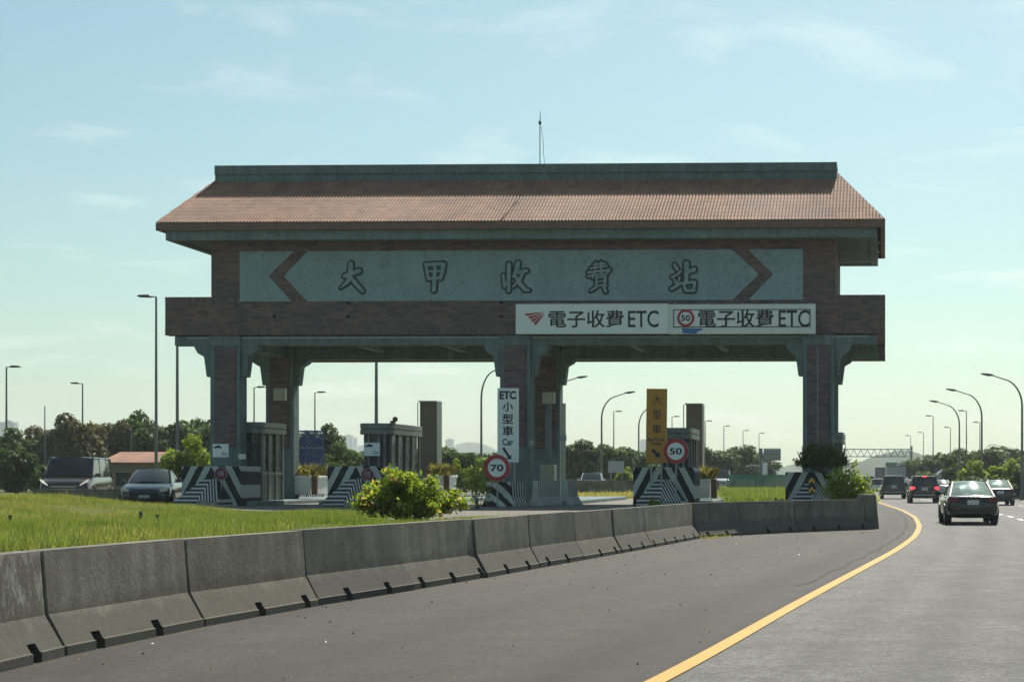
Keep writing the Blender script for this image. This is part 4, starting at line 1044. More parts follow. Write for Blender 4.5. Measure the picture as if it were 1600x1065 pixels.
# greenhouse: rear base t, rear roof t, front roof t, windscreen base t, belt z, base half width, roof half width
GRN = {'sedan': (-.395, -.175, .035, .235, .97, .88, .66), 'suv': (-.475, -.40, .06, .22, 1.07, .92, .76), 'van': (-.488, -.46, .19, .315, 1.12, .96, .84)}
def car(name, label, cat, x, y, z, heading, kind, L, W, H, body, lit_brake=False, lit_head=False, roof=None, detail=2, group=None, clear=False):
    o = thing(name, label, cat, (x, y, z), heading, group)
    hw = W/2; zs = H / {'sedan': 1.45, 'suv': 1.70, 'van': 1.91}[kind]
    bm_ = M[body]
    m = MB(); rings = []
    for t, zb2, zt2, w in STN[kind]:
        zb2 *= zs; zt2 *= zs; w *= hw
        half = [(0, zb2), (.82*w, zb2), (.97*w, zb2+.12*(zt2-zb2)), (w, zb2+.42*(zt2-zb2)), (.985*w, zb2+.72*(zt2-zb2)), (.93*w, zt2-.03), (.80*w, zt2), (0, zt2+.015)]
        ring_ = half + [(-a, b) for a, b in half[-2:0:-1]]
        rings.append([(a, t*L, b) for a, b in ring_])
    n = len(rings[0])
    vs = [p for r_ in rings for p in r_]
    fs = [(i*n+k2, i*n+(k2+1) % n, (i+1)*n+(k2+1) % n, (i+1)*n+k2) for i in range(len(rings)-1) for k2 in range(n)]
    fs += [tuple(range(n))[::-1], tuple((len(rings)-1)*n+k2 for k2 in range(n))]
    m.add(vs, fs); m.build('body', bm_, o, smooth=True, subsurf=2)
    tb0, tr0, tr1, tb1, zbelt, wb, wr = GRN[kind]; zbelt = zbelt*zs - .05; wb *= hw; wr *= hw
    zr = H - .03
    A = {('b', 'r'): (wb*.93, tb0*L, zbelt), ('b', 'f'): (wb*.93, tb1*L, zbelt), ('r', 'r'): (wr*.96, tr0*L, zr-.03), ('r', 'f'): (wr*.96, tr1*L, zr-.03)}
    # roof panel
    rm = MB(); g = []
    nu, nv = 6, 6
    for i in range(nv+1):
        t = i/nv; yy2 = tr0*L - .04 + (tr1*L - tr0*L + .08)*t
        for j in range(nu+1):
            u = -1 + 2*j/nu; sag = .055*abs(u)**2.5 + .03*(2*t-1)**2
            g.append((u*wr*1.0, yy2, H - sag))
    b0 = len(g); g2 = [(p[0], p[1], p[2]-.06) for p in g]
    fs = [(i*(nu+1)+j, i*(nu+1)+j+1, (i+1)*(nu+1)+j+1, (i+1)*(nu+1)+j) for i in range(nv) for j in range(nu)]
    fs2 = [tuple(b0+q_ for q_ in f[::-1]) for f in fs]
    edge = [j for j in range(nu)] ; side = []
    for j in range(nu): side += [(j, b0+j, b0+j+1, j+1)]; a = nv*(nu+1)+j; side += [(a+1, b0+a+1, b0+a, a)]
    for i in range(nv): a = i*(nu+1); c = (i+1)*(nu+1); side += [(c, b0+c, b0+a, a)]; a += nu; c += nu; side += [(a, b0+a, b0+c, c)]
    rm.add(g+g2, fs+fs2+side); rm.build('roof', M[roof] if roof else bm_, o, smooth=False, bevel=.015)
    # pillars
    def bar(p, q_, r_): pm.tube([p, q_], r_, 6)
    for s in (-1, 1):
        pm = MB()
        def sp(key): a, b, c = A[key]; return (a*s, b, c)
        bar(sp(('b','r')), sp(('r','r')), .05); bar(sp(('b','f')), sp(('r','f')), .045)
        bar(sp(('r','r')), sp(('r','f')), .04)
        if kind == 'van': ts = (.02, -.25)
        elif kind == 'suv': ts = (-.03, -.29)
        else: ts = (-.07,)
        for t in ts: bar((wb*.95*s, t*L, zbelt), (wr*.97*s, t*L-.05, zr-.03), .04)
        pm.build('window_frame', bm_ if kind != 'sedan' else M['trim'], o)
    # glass
    def pane(nm, P4, bulge):
        gm = MB(); P4 = [Vector(p) for p in P4]; nn = (P4[1]-P4[0]).cross(P4[3]-P4[0]).normalized(); N_ = 6
        vs = []
        for i in range(N_+1):
            for j in range(N_+1):
                u, v = j/N_, i/N_
                p = (P4[0]*(1-u)+P4[1]*u)*(1-v) + (P4[3]*(1-u)+P4[2]*u)*v
                vs.append(p + nn*(bulge*(1-(2*u-1)**2) + .35*bulge*(1-(2*v-1)**2)))
        gm.add(vs, [(i*(N_+1)+j, i*(N_+1)+j+1, (i+1)*(N_+1)+j+1, (i+1)*(N_+1)+j) for i in range(N_) for j in range(N_)])
        return gm.build(nm, M['clear_glass' if clear else 'glass'], o, smooth=True, recalc=False)
    br, bf_, rr2, rf_ = A[('b','r')], A[('b','f')], A[('r','r')], A[('r','f')]
    pane('rear_window', [(-br[0], br[1], br[2]), (br[0], br[1], br[2]), (rr2[0], rr2[1], rr2[2]), (-rr2[0], rr2[1], rr2[2])], .05)
    pane('windscreen', [(bf_[0], bf_[1], bf_[2]), (-bf_[0], bf_[1], bf_[2]), (-rf_[0], rf_[1], rf_[2]), (rf_[0], rf_[1], rf_[2])], .07)
    pane('side_window', [(br[0], br[1], br[2]), (bf_[0], bf_[1], bf_[2]), (rf_[0], rf_[1], rf_[2]), (rr2[0], rr2[1], rr2[2])], .03)
    pane('side_window', [(-bf_[0], bf_[1], bf_[2]), (-br[0], br[1], br[2]), (-rr2[0], rr2[1], rr2[2]), (-rf_[0], rf_[1], rf_[2])], .03)
    if clear:
        for x_ in (-.36, .36):
            MB().box(x_-.21, x_+.21, .02*L, .05*L, zbelt-.05, zbelt+.12).build('seat', M['trim'], o, bevel=.03); MB().box(x_-.11, x_+.11, .022*L, .042*L, zbelt+.13, zbelt+.30).build('headrest', M['trim'], o, bevel=.03)
            MB().box(x_-.12, x_+.12, -.215*L, -.195*L, zbelt-.02, zbelt+.16).build('headrest', M['trim'], o, bevel=.03)
    # wheels
    wrad = {'sedan': .315, 'suv': .36, 'van': .34}[kind]
    for s in (-1, 1):
        for t in (-.295, .305):
            e = bpy.data.objects.new('wheel', None); e.parent = o; e.location = (s*(hw-.12), t*L, wrad); COL.objects.link(e)
            MB().lathe([(wrad*.62, -.11), (wrad*.93, -.11), (wrad, -.07), (wrad, .07), (wrad*.93, .11), (wrad*.62, .11)], 'x', (0,0,0), 24).build('tyre', M['tyre'], e)
            if detail > 1:
                r_ = MB(); r_.lathe([(wrad*.60, s*.095), (wrad*.58, s*.115), (.06, s*.10)], 'x', (0,0,0), 20)
                for q_ in range(5):
                    a = q_*2*math.pi/5; r_.tube([(s*.117, 0, 0), (s*.121, wrad*.56*math.cos(a), wrad*.56*math.sin(a))], .03, 5)
                r_.build('rim', M['rim'], e)
            if detail > 0:
                am = MB(); ring_pts = 18
                for q_ in range(ring_pts):
                    a0, a1 = math.pi*q_/ring_pts, math.pi*(q_+1)/ring_pts
                    r0_, r1_ = wrad*1.0, wrad*1.2
                    am.prism([(math.cos(a0)*r0_, math.sin(a0)*r0_), (math.cos(a0)*r1_, math.sin(a0)*r1_), (math.cos(a1)*r1_, math.sin(a1)*r1_), (math.cos(a1)*r0_, math.sin(a1)*r0_)], 'yz', s*.06, s*.128)
                am.build('wheel_arch', M['trim'], o, loc=(s*(hw-.12), t*L, wrad))
    # rear
    zt_ = STN[kind][1][2]*zs
    tl = M['tail_lit' if lit_brake else 'tail']
    yr = -.5*L
    for s in (-1, 1):
        if kind == 'sedan': pts = [(s*.52*hw, zt_-.20), (s*.90*hw, zt_-.22), (s*.93*hw, zt_-.06), (s*.86*hw, zt_-.01), (s*.56*hw, zt_-.06)]
        elif kind == 'suv': pts = [(s*.62*hw, zt_-.12), (s*.90*hw, zt_-.24), (s*.95*hw, zt_-.08), (s*.86*hw, zt_-.0), (s*.64*hw, zt_-.04)]
        else: pts = [(s*.86*hw, zt_-.4), (s*.96*hw, zt_-.4), (s*.96*hw, zt_+.05), (s*.86*hw, zt_+.05)]
        MB().prism(pts, 'xz', yr-.012, yr+.22).build('tail_light', tl, o, bevel=.012)
        if kind == 'sedan': hp = [(s*.56*hw, .60*zs), (s*.86*hw, .62*zs), (s*.88*hw, .74*zs), (s*.78*hw, .76*zs), (s*.58*hw, .68*zs)]
        elif kind == 'suv': hp = [(s*.55*hw, .74*zs), (s*.88*hw, .78*zs), (s*.90*hw, .92*zs), (s*.6*hw, .86*zs)]
        else: hp = [(s*.60*hw, .72*zs), (s*.84*hw, .86*zs), (s*.91*hw, .98*zs), (s*.82*hw, .93*zs), (s*.62*hw, .78*zs)]
        MB().prism(hp, 'xz', .5*L-.26, .5*L-.015).build('headlight', M['head_lit' if lit_head else 'head'], o, bevel=.012)
        mm = MB().box(s*hw*.98, s*(hw*.98+.19), tb1*L-.32, tb1*L-.2, zbelt+.02, zbelt+.16); mm.box(s*hw*.90, s*hw*.98, tb1*L-.28, tb1*L-.24, zbelt+.04, zbelt+.08)
        mm.build('wing_mirror', bm_, o, bevel=.025)
    if lit_brake: MB().box(-.14, .14, tr0*L-.16, tr0*L-.08, zr-.06, zr-.01).build('brake_light', M['tail_lit'], o)
    pz = {'sedan': .74, 'suv': .86, 'van': .8}[kind]*zs
    MB().box(-.19, .19, yr-.016, yr+.15, pz-.075, pz+.075).build('number_plate', M['plate'], o, bevel=.004)
    MB().box(-.19, .19, .5*L-.1, .5*L+.012, .44*zs-.06, .44*zs+.06).build('number_plate', M['plate'], o, bevel=.004)
    bp = MB(); bp.box(-hw*.80, hw*.80, yr-.03, yr+.2, .33*zs, .47*zs); bp.build('rear_bumper', M['trim'] if kind != 'sedan' else bm_, o, bevel=.035, seg=2)
    if kind == 'suv': MB().box(-hw*.72, hw*.72, yr-.036, yr+.1, .48*zs, .52*zs).build('bumper_trim', M['chrome'], o, bevel=.008); MB().box(-hw*.40, hw*.40, yr-.01, yr+.1, pz+.11, pz+.145).build('tailgate_strip', M['chrome'], o, bevel=.008)
    gm = MB(); gz0, gz1 = {'sedan': (.34, .60), 'suv': (.42, .76), 'van': (.42, .74)}[kind]
    gm.box(-hw*.55, hw*.55, .5*L-.12, .5*L+.004, gz0*zs, gz1*zs); go = gm.build('grille', M['trim'], o, bevel=.02)
    bars = MB()
    for j in range(3): zz2 = (gz0 + (gz1-gz0)*(j+.75)/3.4)*zs; bars.box(-hw*.5, hw*.5, .5*L-.05, .5*L+.012, zz2, zz2+.025)
    bars.build('grille_bar', M['chrome'] if kind == 'van' else M['trim'], go)
    return o
def road_car(px, Y, z, heading, *a, **k): return car(*a[:3], gx(px, Y), Y, z, heading, *a[3:], **k)
road_car(1512, 54.5, 0, 0, 'car', 'black saloon car nearest on the right, glint on its rear window', 'car', 'sedan', 4.5, 1.78, 1.44, 'car_black', clear=True)
road_car(1442, 102, 0, 0, 'car', 'black SUV with its brake lights glowing red', 'car', 'suv', 4.6, 1.88, 1.72, 'car_black', lit_brake=True)
road_car(1395, 123, 0, 0, 'car', 'dark SUV left of the braking car with silver bumper trim', 'car', 'suv', 4.7, 1.92, 1.78, 'car_dark')
road_car(1557, 93, 0, 0, 'car', 'dark saloon car at the right, beyond the nearest black saloon', 'car', 'sedan', 4.6, 1.78, 1.46, 'car_dark', clear=True)
road_car(1470, 141, 0, 0, 'car', 'silver white car partly hidden right of the braking SUV', 'car', 'sedan', 4.5, 1.78, 1.45, 'car_silver')
road_car(1420, 158, 0, 0, 'car', 'dark car peeking between the two SUVs', 'car', 'sedan', 4.5, 1.76, 1.5, 'car_bluegrey')
road_car(1372, 160, 0, 0, 'car', 'white car just left of the dark SUV', 'car', 'suv', 4.4, 1.76, 1.55, 'car_white')
road_car(1357, 190, 0, 0, 'car', 'white minivan among the distant cars behind the bush', 'car', 'suv', 4.6, 1.82, 1.9, 'car_white')
road_car(1337, 250, 0, 0, 'car', 'farthest white car by the right pillar edge', 'car', 'suv', 4.6, 1.85, 1.9, 'car_silver', detail=1)
road_car(121, 66.5, .5, math.pi + R(14), 'van', 'black van with lit headlamps coming towards the camera', 'van', 'van', 5.1, 1.95, 1.92, 'car_brown', lit_head=True)
road_car(240, 61.2, .42, math.pi + R(15), 'car', 'dark blue grey saloon beside the left chevron block', 'car', 'sedan', 4.6, 1.82, 1.46, 'car_bluegrey')
road_car(925, 124, .45, math.pi + R(6), 'car', 'white SUV coming towards the camera in the right bay', 'car', 'suv', 4.6, 1.84, 1.55, 'car_white')
road_car(987, 150, .45, math.pi + R(6), 'car', 'red car half hidden left of the amber board block', 'car', 'sedan', 4.5, 1.8, 1.46, 'car_red')
road_car(704, 108, .45, math.pi + R(6), 'car', 'white car behind the yellow green bush', 'car', 'suv', 4.5, 1.8, 1.6, 'car_white')
road_car(1128, 172, .45, math.pi + R(3), 'van', 'white van at the left end of the green hoarding', 'van', 'van', 5.0, 1.9, 2.0, 'car_white')
def wheels(o, xs, ys, r):
    for x in xs:
        for y in ys:
            e = bpy.data.objects.new('wheel', None); e.parent = o; e.location = (x, y, r); COL.objects.link(e)
            MB().lathe([(r*.6, -.14), (r*.95, -.14), (r, -.08), (r, .08), (r*.95, .14), (r*.6, .14)], 'x', (0,0,0), 18).build('tyre', M['tyre'], e)
            MB().lathe([(r*.59, -.12), (r*.59, .12)], 'x', (0,0,0), 14).build('rim', M['rim'], e)
def truck(px, Y, W, ztop, label, kind):
    o = thing('truck', label, 'truck', (gx(px, Y), Y, 0), 0); hw = W/2
    MB().box(-hw*.8, hw*.8, -3.5, 4.0, .62, .86).build('chassis', M['dark'], o, bevel=.03)
    cab = MB().prism([(2.6, .7), (4.3, .7), (4.35, 1.5), (4.0, 2.6), (2.6, 2.7)], 'yz', -hw*.95, hw*.95); cab.build('cab', M['car_bluegrey'], o, bevel=.06)
    MB().prism([(4.36, 1.55), (4.05, 2.45), (4.06, 2.46), (4.38, 1.55)], 'yz', -hw*.85, hw*.85).build('windscreen', M['glass'], o)
    if kind == 'tank':
        t_ = MB().lathe([(.25, -3.6), (.75, -3.55), (hw*.93, -3.3), (hw*.93, 2.2), (.7, 2.45), (.2, 2.5)], 'y', (0, 0, ztop-hw*.93), 28); t_.build('tank', M['car_silver'], o, smooth=True)
        MB().tube([(0, -3.2, ztop+.02), (0, 2.0, ztop+.02)], .08, 6).build('walkway', M['metal'], o)
    elif kind == 'bed':
        MB().box(-hw, hw, -3.6, 2.4, .9, 1.1).build('load_bed', M['dark'], o)
        for s in (-1, 1): MB().box(s*hw-.03, s*hw+.03, -3.6, 2.4, 1.101, ztop-.15).build('side_board', M['metal'], o)
        MB().box(-hw+.035, hw-.035, -3.62, -3.55, 1.101, ztop-.2).build('tailgate', M['metal'], o); MB().box(-hw-.05, hw+.05, -3.65, 2.45, ztop-.149, ztop).build('tarpaulin', M['pole'], o, bevel=.04)
    else:
        bx_ = MB().box(-hw, hw, -3.6, 2.4, .9, ztop); bx_.build('cargo_box', M['car_bluegrey'], o, bevel=.04)
        for x in (-hw*.5, hw*.5): MB().box(x-hw*.46, x+hw*.46, -3.63, -3.60, 1.0, ztop-.1).build('rear_door', M['pole'], o)
    for s in (-1, 1): MB().box(s*hw*.85-.12, s*hw*.85+.12, -3.68, -3.5, .72, .86).build('tail_light', M['tail'], o)
    wheels(o, (-hw*.82, hw*.82), (-2.4, 3.2), .48)
truck(1473, 182, 1.9, 2.5, 'tanker lorry with pale rounded tank beyond the silver car', 'tank')
truck(1399, 204, 2.35, 3.2, 'grey flatbed lorry above the dark SUV', 'bed')
truck(1378, 238, 2.2, 3.2, 'dark box lorry left of the flatbed lorry', 'box')

# ------------------------------------------------------------------ vegetation
def crown_arrays(seed, n, leaf, ncl, flat=.0, spread=.34):
    r = np.random.default_rng(seed)
    c = r.normal(size=(ncl, 3)); c /= np.linalg.norm(c, axis=1)[:, None]; c *= r.uniform(.25, .82, (ncl, 1))**.8
    c[:, 2] = np.where(c[:, 2] < -.45, -c[:, 2]*.6, c[:, 2])
    rad = r.uniform(.55, 1.15, ncl)*spread
    w = rad**2; w /= w.sum()
    k = r.choice(ncl, n, p=w)
    d = r.normal(size=(n, 3)); d /= np.linalg.norm(d, axis=1)[:, None]
    p = c[k] + d*(rad[k]*r.uniform(.35, 1.0, n)**.6)[:, None]*np.array([1, 1, .75])
    nr = d*.6 + r.normal(size=(n, 3))*.55 + np.array([0, 0, .45]); nr /= np.linalg.norm(nr, axis=1)[:, None]
    a = r.normal(size=(n, 3)); u = np.cross(nr, a); u /= np.linalg.norm(u, axis=1)[:, None]; v = np.cross(nr, u)
    s = leaf*r.uniform(.6, 1.35, n)[:, None]
    V = np.stack([p - u*s, p + v*s*.55 + nr*s*.12, p + u*s, p - v*s*.55 + nr*s*.12], 1).reshape(-1, 3)
    return V, np.arange(4*n).reshape(-1, 4), c
CROWN = {}
def crown_mesh(key, seed, n, leaf, ncl, mat, spread=.34):
    V, Fq, c = crown_arrays(seed, n, leaf, ncl, spread=spread)
    o = np_object('crown', V, Fq, M[mat]); me = o.data; COL.objects.unlink(o); bpy.data.objects.remove(o)
    CROWN[key] = (me, c)
for i in range(3):
    crown_mesh(('dark', i), 20+i, 9000, .062, 38, 'leaf_dark'); crown_mesh(('mid', i), 30+i, 9000, .062, 36, 'leaf_mid'); crown_mesh(('olive', i), 40+i, 8000, .062, 36, 'leaf_olive', .32)
for i in range(2): crown_mesh(('fresh', i), 50+i, 6000, .066, 28, 'leaf_fresh', .34)
def tree(px, pytop, Y, wpx, kind, var, label, name='tree', cat='tree', group=None, low=.02):
    x = gx(px, Y); zb = base_z(x, Y); H = gz(pytop, Y)-zb; W = wpx*Y/F/2*(1.25 if cat == 'tree' else 1.1)
    o = thing(name, label, cat, (x, Y, zb), 0, group)
    me, c = CROWN[(kind, var)]
    cz0 = H*low; rz_ = (H-cz0)/2/.98; czc = cz0 + rz_*.95
    cr_ = bpy.data.objects.new('crown' if cat == 'tree' else 'foliage', me); cr_.parent = o; cr_.location = (0, 0, czc); cr_.scale = (W*.98, max(W, 1.0)*.98, rz_); cr_.rotation_euler = (0, 0, (hash((px, Y)) % 60)/10)
    COL.objects.link(cr_)
    m = MB(); r0 = max(.05, H*.028)
    m.tube([(0, 0, -.1), (.03*W, 0, H*.2), (0, .02, czc*.8), (.02, 0, czc+rz_*.3)], [r0*1.3, r0, r0*.7, r0*.25], 8)
    for i in range(6):
        q_ = c[i]; m.tube([(0, 0, czc*.55+.06*i*H), (q_[0]*W*.5, q_[1]*W*.5, czc + q_[2]*rz_*.4 - .05*H), (q_[0]*W*.9, q_[1]*W*.9, czc + q_[2]*rz_*.9)], [r0*.45, r0*.3, r0*.1], 6)
    m.build('trunk' if cat == 'tree' else 'stem', M['bark'], o)
TR = [ # px, top, Y, width, kind, var, label
 (15, 668, 120, 80, 'mid', 0, 'green tree at the far left photo edge'), (72, 652, 125, 75, 'olive', 0, 'olive brown tree left of the thin aerial mast'),
 (110, 641, 122, 85, 'olive', 1, 'olive brown tree behind the van roof'), (160, 642, 128, 80, 'olive', 2, 'olive brown tree right of the second street lamp'),
 (203, 633, 130, 75, 'dark', 0, 'dark tall tree left of the tallest lamp'), (247, 640, 126, 70, 'dark', 1, 'dark tree behind the foot of the tallest lamp'),
 (290, 636, 128, 70, 'mid', 1, 'tall green tree between the lamp mast and left pillar'), (330, 645, 135, 70, 'dark', 2, 'dark tree behind the leftmost pillar'),
 (495, 655, 118, 76, 'dark', 0, 'dark rounded tree right of the rear left pillar'), (530, 690, 112, 60, 'mid', 0, 'lower green tree in the left bay beside the booth'),
 (712, 690, 125, 74, 'mid', 2, 'green tree between the brown pylon and white board'), (760, 700, 135, 70, 'dark', 1, 'dark tree just left of the tall white board'),
 (905, 682, 150, 70, 'dark', 2, 'dark tree right of the central pillar'), (945, 680, 155, 74, 'mid', 1, 'green tree behind the curved lamp in the right bay'),
 (990, 703, 160, 70, 'mid', 0, 'lower green tree left of the amber board'), (1040, 700, 165, 70, 'dark', 0, 'dark tree hidden behind the amber board'),
 (1110, 690, 185, 76, 'dark', 1, 'dark tree right of the right brown pylon'), (1145, 688, 195, 70, 'mid', 2, 'tallest tree between the pylon and message board'),
 (1180, 702, 215, 70, 'dark', 2, 'dark tree behind the pale grey board'),
 (1437, 708, 215, 44, 'mid', 1, 'green tree beside the gantry post'), (1470, 703, 190, 56, 'dark', 0, 'dark tree behind the tanker lorry'),
 (1512, 690, 175, 80, 'dark', 1, 'tallest dark tree on the right verge'), (1552, 697, 165, 76, 'dark', 2, 'dark tree on the right verge, right of the tallest'),
 (1595, 708, 150, 70, 'fresh', 0, 'bright green tree at the right photo edge')]
for a in TR: tree(*a, group='roadside trees')
BU = [(25, 694, 92, 70, 'dark', 2, 'dark bush left of the thin aerial mast'), (290, 674, 84, 76, 'fresh', 1, 'bright green bushy shrub left of the leftmost pillar'),
 (75, 715, 95, 60, 'dark', 0, 'dark shrub behind the van bonnet'), (520, 706, 100, 50, 'dark', 1, 'dark shrub low in the left bay'), (560, 712, 105, 50, 'mid', 0, 'green shrub left of the middle booth'),
 (705, 712, 100, 46, 'fresh', 0, 'bright shrub right of the left brown pylon'), (755, 712, 100, 60, 'fresh', 1, 'shrub behind the 70 speed sign'),
 (975, 726, 140, 36, 'fresh', 0, 'light green shrub behind the red car'), (1520, 716, 130, 70, 'fresh', 1, 'light green shrub above the nearest black saloon'),
 (1570, 712, 125, 70, 'fresh', 0, 'light green shrub right of the nearest black saloon'), (1600, 718, 120, 50, 'mid', 2, 'green shrub at the right photo edge below the tree'),
 (1450, 728, 180, 40, 'mid', 1, 'low shrub left of the tanker lorry'), (1490, 724, 160, 40, 'mid', 0, 'low shrub right of the tanker lorry'), (1545, 738, 120, 90, 'dark', 1, 'dark low shrub along the right barrier')]
for a in BU: tree(*a, name='shrub', cat='shrub', group='roadside shrubs', low=-.12)
def woodland(name, X0, X1, Y0, Y1, cnt, h, label, seed):
    r = np.random.default_rng(seed); Vs = []
    V0, Fq, c = crown_arrays(seed, 420, .13, 14)
    for i in range(cnt):
        x, y, hh = r.uniform(X0, X1), r.uniform(Y0, Y1), h*r.uniform(.6, 1.15); w = hh*r.uniform(.6, 1.0)
        a = r.uniform(0, 6.28); R2 = np.array([[math.cos(a), -math.sin(a), 0], [math.sin(a), math.cos(a), 0], [0, 0, 1]])
        Vs.append((V0 @ R2.T)*np.array([w, w, hh*.55]) + np.array([x, y, .35 + hh*.48]))
    V = np.concatenate(Vs)
    tag(np_object(name, V, np.arange(len(V)).reshape(-1, 4), M['leaf_dark']), label, 'woodland', kind='stuff')
woodland('woodland', -190, -62, 210, 330, 150, 7.0, 'far dark woodland filling the horizon left of the road', 81)
woodland('woodland', -70, -22, 300, 420, 90, 7.5, 'far woodland between the opposite road and the hills', 82)
woodland('woodland', 20, 75, 230, 420, 110, 7.5, 'far dark woodland right of the road', 83)
# near bushes with individual leaves
def bush(px, pytop, Y, wpx, zb, n, leaf, mat, label, seed, ns=46):
    r = np.random.default_rng(seed); x = gx(px, Y); H = gz(pytop, Y)-zb; W = wpx*Y/F/2
    o = thing('bush', label, 'bush', (x, Y, zb), 0)
    stems = MB(); tips = []
    for i in range(ns):
        a = r.uniform(0, 2*math.pi); q_ = r.uniform(.15, 1)**.7
        hx, hy = W*q_*math.cos(a), W*.75*q_*math.sin(a); hz = H*(.35 + .65*(1-q_**2.2))*r.choice([.62, .78, .9, 1.0, 1.12])
        pts = [(hx*.08, hy*.08, 0), (hx*.45, hy*.45, hz*.5), (hx*.85, hy*.85, hz*.82), (hx, hy, hz)]
        stems.tube(pts, [.014, .010, .006, .003], 5); tips.append(pts)
    stems.build('stem', M['bark'], o)
    T = np.array(tips); k = r.integers(0, ns, n); t = r.uniform(.15, 1, n)**.6*3
    i0 = np.minimum(t.astype(int), 2); f = (t-i0)[:, None]
    p = T[k, i0]*(1-f) + T[k, i0+1]*f + r.normal(size=(n, 3))*np.array([.085, .085, .07])*(H/1.2)
    d = r.normal(size=(n, 3)) + np.array([0, 0, .25]); d /= np.linalg.norm(d, axis=1)[:, None]
    up = r.normal(size=(n, 3))*.6 + np.array([0, 0, 1]); v = np.cross(d, up); v /= np.linalg.norm(v, axis=1)[:, None]; nn = np.cross(v, d)
    s = leaf*r.uniform(.6, 1.3, n)[:, None]
    V = np.stack([p, p + d*s*.5 + v*s*.24 + nn*s*.06, p + d*s, p + d*s*.5 - v*s*.24 + nn*s*.06], 1).reshape(-1, 3)
    V[:, 2] = np.maximum(V[:, 2], .02)
    np_object('foliage', V, np.arange(4*n).reshape(-1, 4), M[mat], o)
bush(640, 738, 31.5, 176, .62, 8500, .11, 'leaf_bush', 'yellow green bush with pinkish tips behind the near barrier', 3)
bush(1326, 728, 52, 82, .35, 3600, .13, 'leaf_fresh', 'green leafy bush at the right end of the near barrier', 5)
bush(746, 722, 52, 34, .5, 230, .13, 'leaf_fresh', 'sparse green shrub between the big bush and the arc striped barrier', 6, 9)
bush(1024, 777, 54.6, 26, .5, 500, .10, 'leaf_fresh', 'small weed clump at the foot of the amber board block', 8, 8)
bush(1215, 780, 62, 22, .45, 300, .12, 'leaf_dark', 'tiny dark weed left of the right chevron block', 9, 6)
def weeds(o, x0, x1, y0, y1, z, n, hmin, hmax, mat, seed, wid=.012, droop=.5):
    r = np.random.default_rng(seed); X = r.uniform(x0, x1, n); Yv = r.uniform(y0, y1, n); h = r.uniform(hmin, hmax, n); a = r.uniform(0, 2*math.pi, n)
    lean = r.uniform(.1, .9, n)*h*droop; b = np.stack([X, Yv, np.full(n, z)], 1); dx = np.stack([np.cos(a), np.sin(a), 0*a], 1); sx = np.stack([-np.sin(a), np.cos(a), 0*a], 1)*wid
    up = np.array([0, 0, 1.]); m1 = b + dx*(lean*.3)[:, None] + up*(h*.6)[:, None]; tp = b + dx*lean[:, None]*1.2 + up*(h*np.where(lean > .5*h, .8, 1))[:, None]
    V = np.stack([b-sx, b+sx, m1+sx*.8, tp, m1-sx*.8], 1).reshape(-1, 3)
    return np_object('weeds' if o else 'weed_tuft', V, np.arange(5*n).reshape(-1, 5), M[mat], o)
for i, (o, w, h) in enumerate(weed_spots): weeds(o, -w*.8, w*.95, .1, 2.0, h-.02, 300, .15, .62 if i != 1 else .6, 'grass_dry', 60+i, .010, .9)
Yw = 59.0
wd = thing('weed_clump', 'dark overgrown weeds round the foot of the rightmost pillar', 'weeds', (gx(1285, Yw), Yw, gz(737, 58)), 0)
weeds(wd, -.8, .9, -.6, .2, .1, 60, .5, 1.0, 'leaf_mid', 72, .004, .35)
bush(1284, 697, 57.4, 84, gz(738, 58), 5200, .10, 'leaf_mid', 'dark green weedy shrub growing on top of the right chevron block', 74, 26)
# grass
def blades(X, Yv, hmin, hmax, wid, r):
    n = len(X); z = height(X, Yv); h = (hmin + (hmax-hmin)*r.random(n))*(.6+.6*r.random(n)); h = np.where(r.random(n) < .015, h*1.9, h); a = r.uniform(0, 2*math.pi, n)
    s = np.stack([np.cos(a), np.sin(a)], 1)*wid; ln = r.normal(size=(n, 2))*(h*.35)[:, None]
    b0 = np.stack([X-s[:, 0], Yv-s[:, 1], z-.01], 1); b1 = np.stack([X+s[:, 0], Yv+s[:, 1], z-.01], 1); tp = np.stack([X+ln[:, 0], Yv+ln[:, 1], z+h], 1)
    return np.stack([b0, b1, tp], 1).reshape(-1, 3)
r = np.random.default_rng(99)
n = 800000
Yv = 9 + 41*r.random(n)**.85; X = -34 + 31*r.random(n)
ok = (X < interp(BAR, Yv) - .45) & ~paved(X, Yv) & (X > (-40-PX0)/F*Yv - 1.0)
X, Yv = X[ok], Yv[ok]
pt_ = .5 + .5*np.sin(X*1.3 + 2*np.sin(Yv*.5))*np.sin(Yv*.9 + X*.4)
keep = r.random(len(X)) < .22 + .78*pt_; X, Yv, pt_ = X[keep], Yv[keep], pt_[keep]
V1 = blades(X, Yv, .03 + .03*pt_, .07 + .09*pt_, .0065, r)
n = 60000
Y2 = 50 + 12*r.random(n); X2 = -36 + 13*r.random(n); ok = (X2 < -25.2) & (Y2 < 60.5); V2 = blades(X2[ok], Y2[ok], .08, .24, .02, r)
tag(np_object('grass', np.concatenate([V1, V2]), np.arange(len(V1)+len(V2)).reshape(-1, 3), M['grass']), 'bright green grass bank between the near barrier and the toll lanes', 'grass', kind='stuff')
n = 90000
Y3 = 66 + 100*r.random(n)**1.4; X3 = -16 + 18*r.random(n); ok = (X3 < yel(Y3)-2.2) & (X3 > gx(1085, Y3)) & ((Y3 > 83) | (X3 > -5.2))
V3 = blades(X3[ok], Y3[ok], .12, .34, .035, r)
tag(np_object('grass', V3, np.arange(len(V3)).reshape(-1, 3), M['grass']), 'green grass on the median beyond the toll islands', 'grass', kind='stuff')
n = 14000
Y4 = 80 + 9*r.random(n); X4 = gx(880 + 130*r.random(n), Y4); V4 = blades(X4, Y4, .1, .3, .03, r)
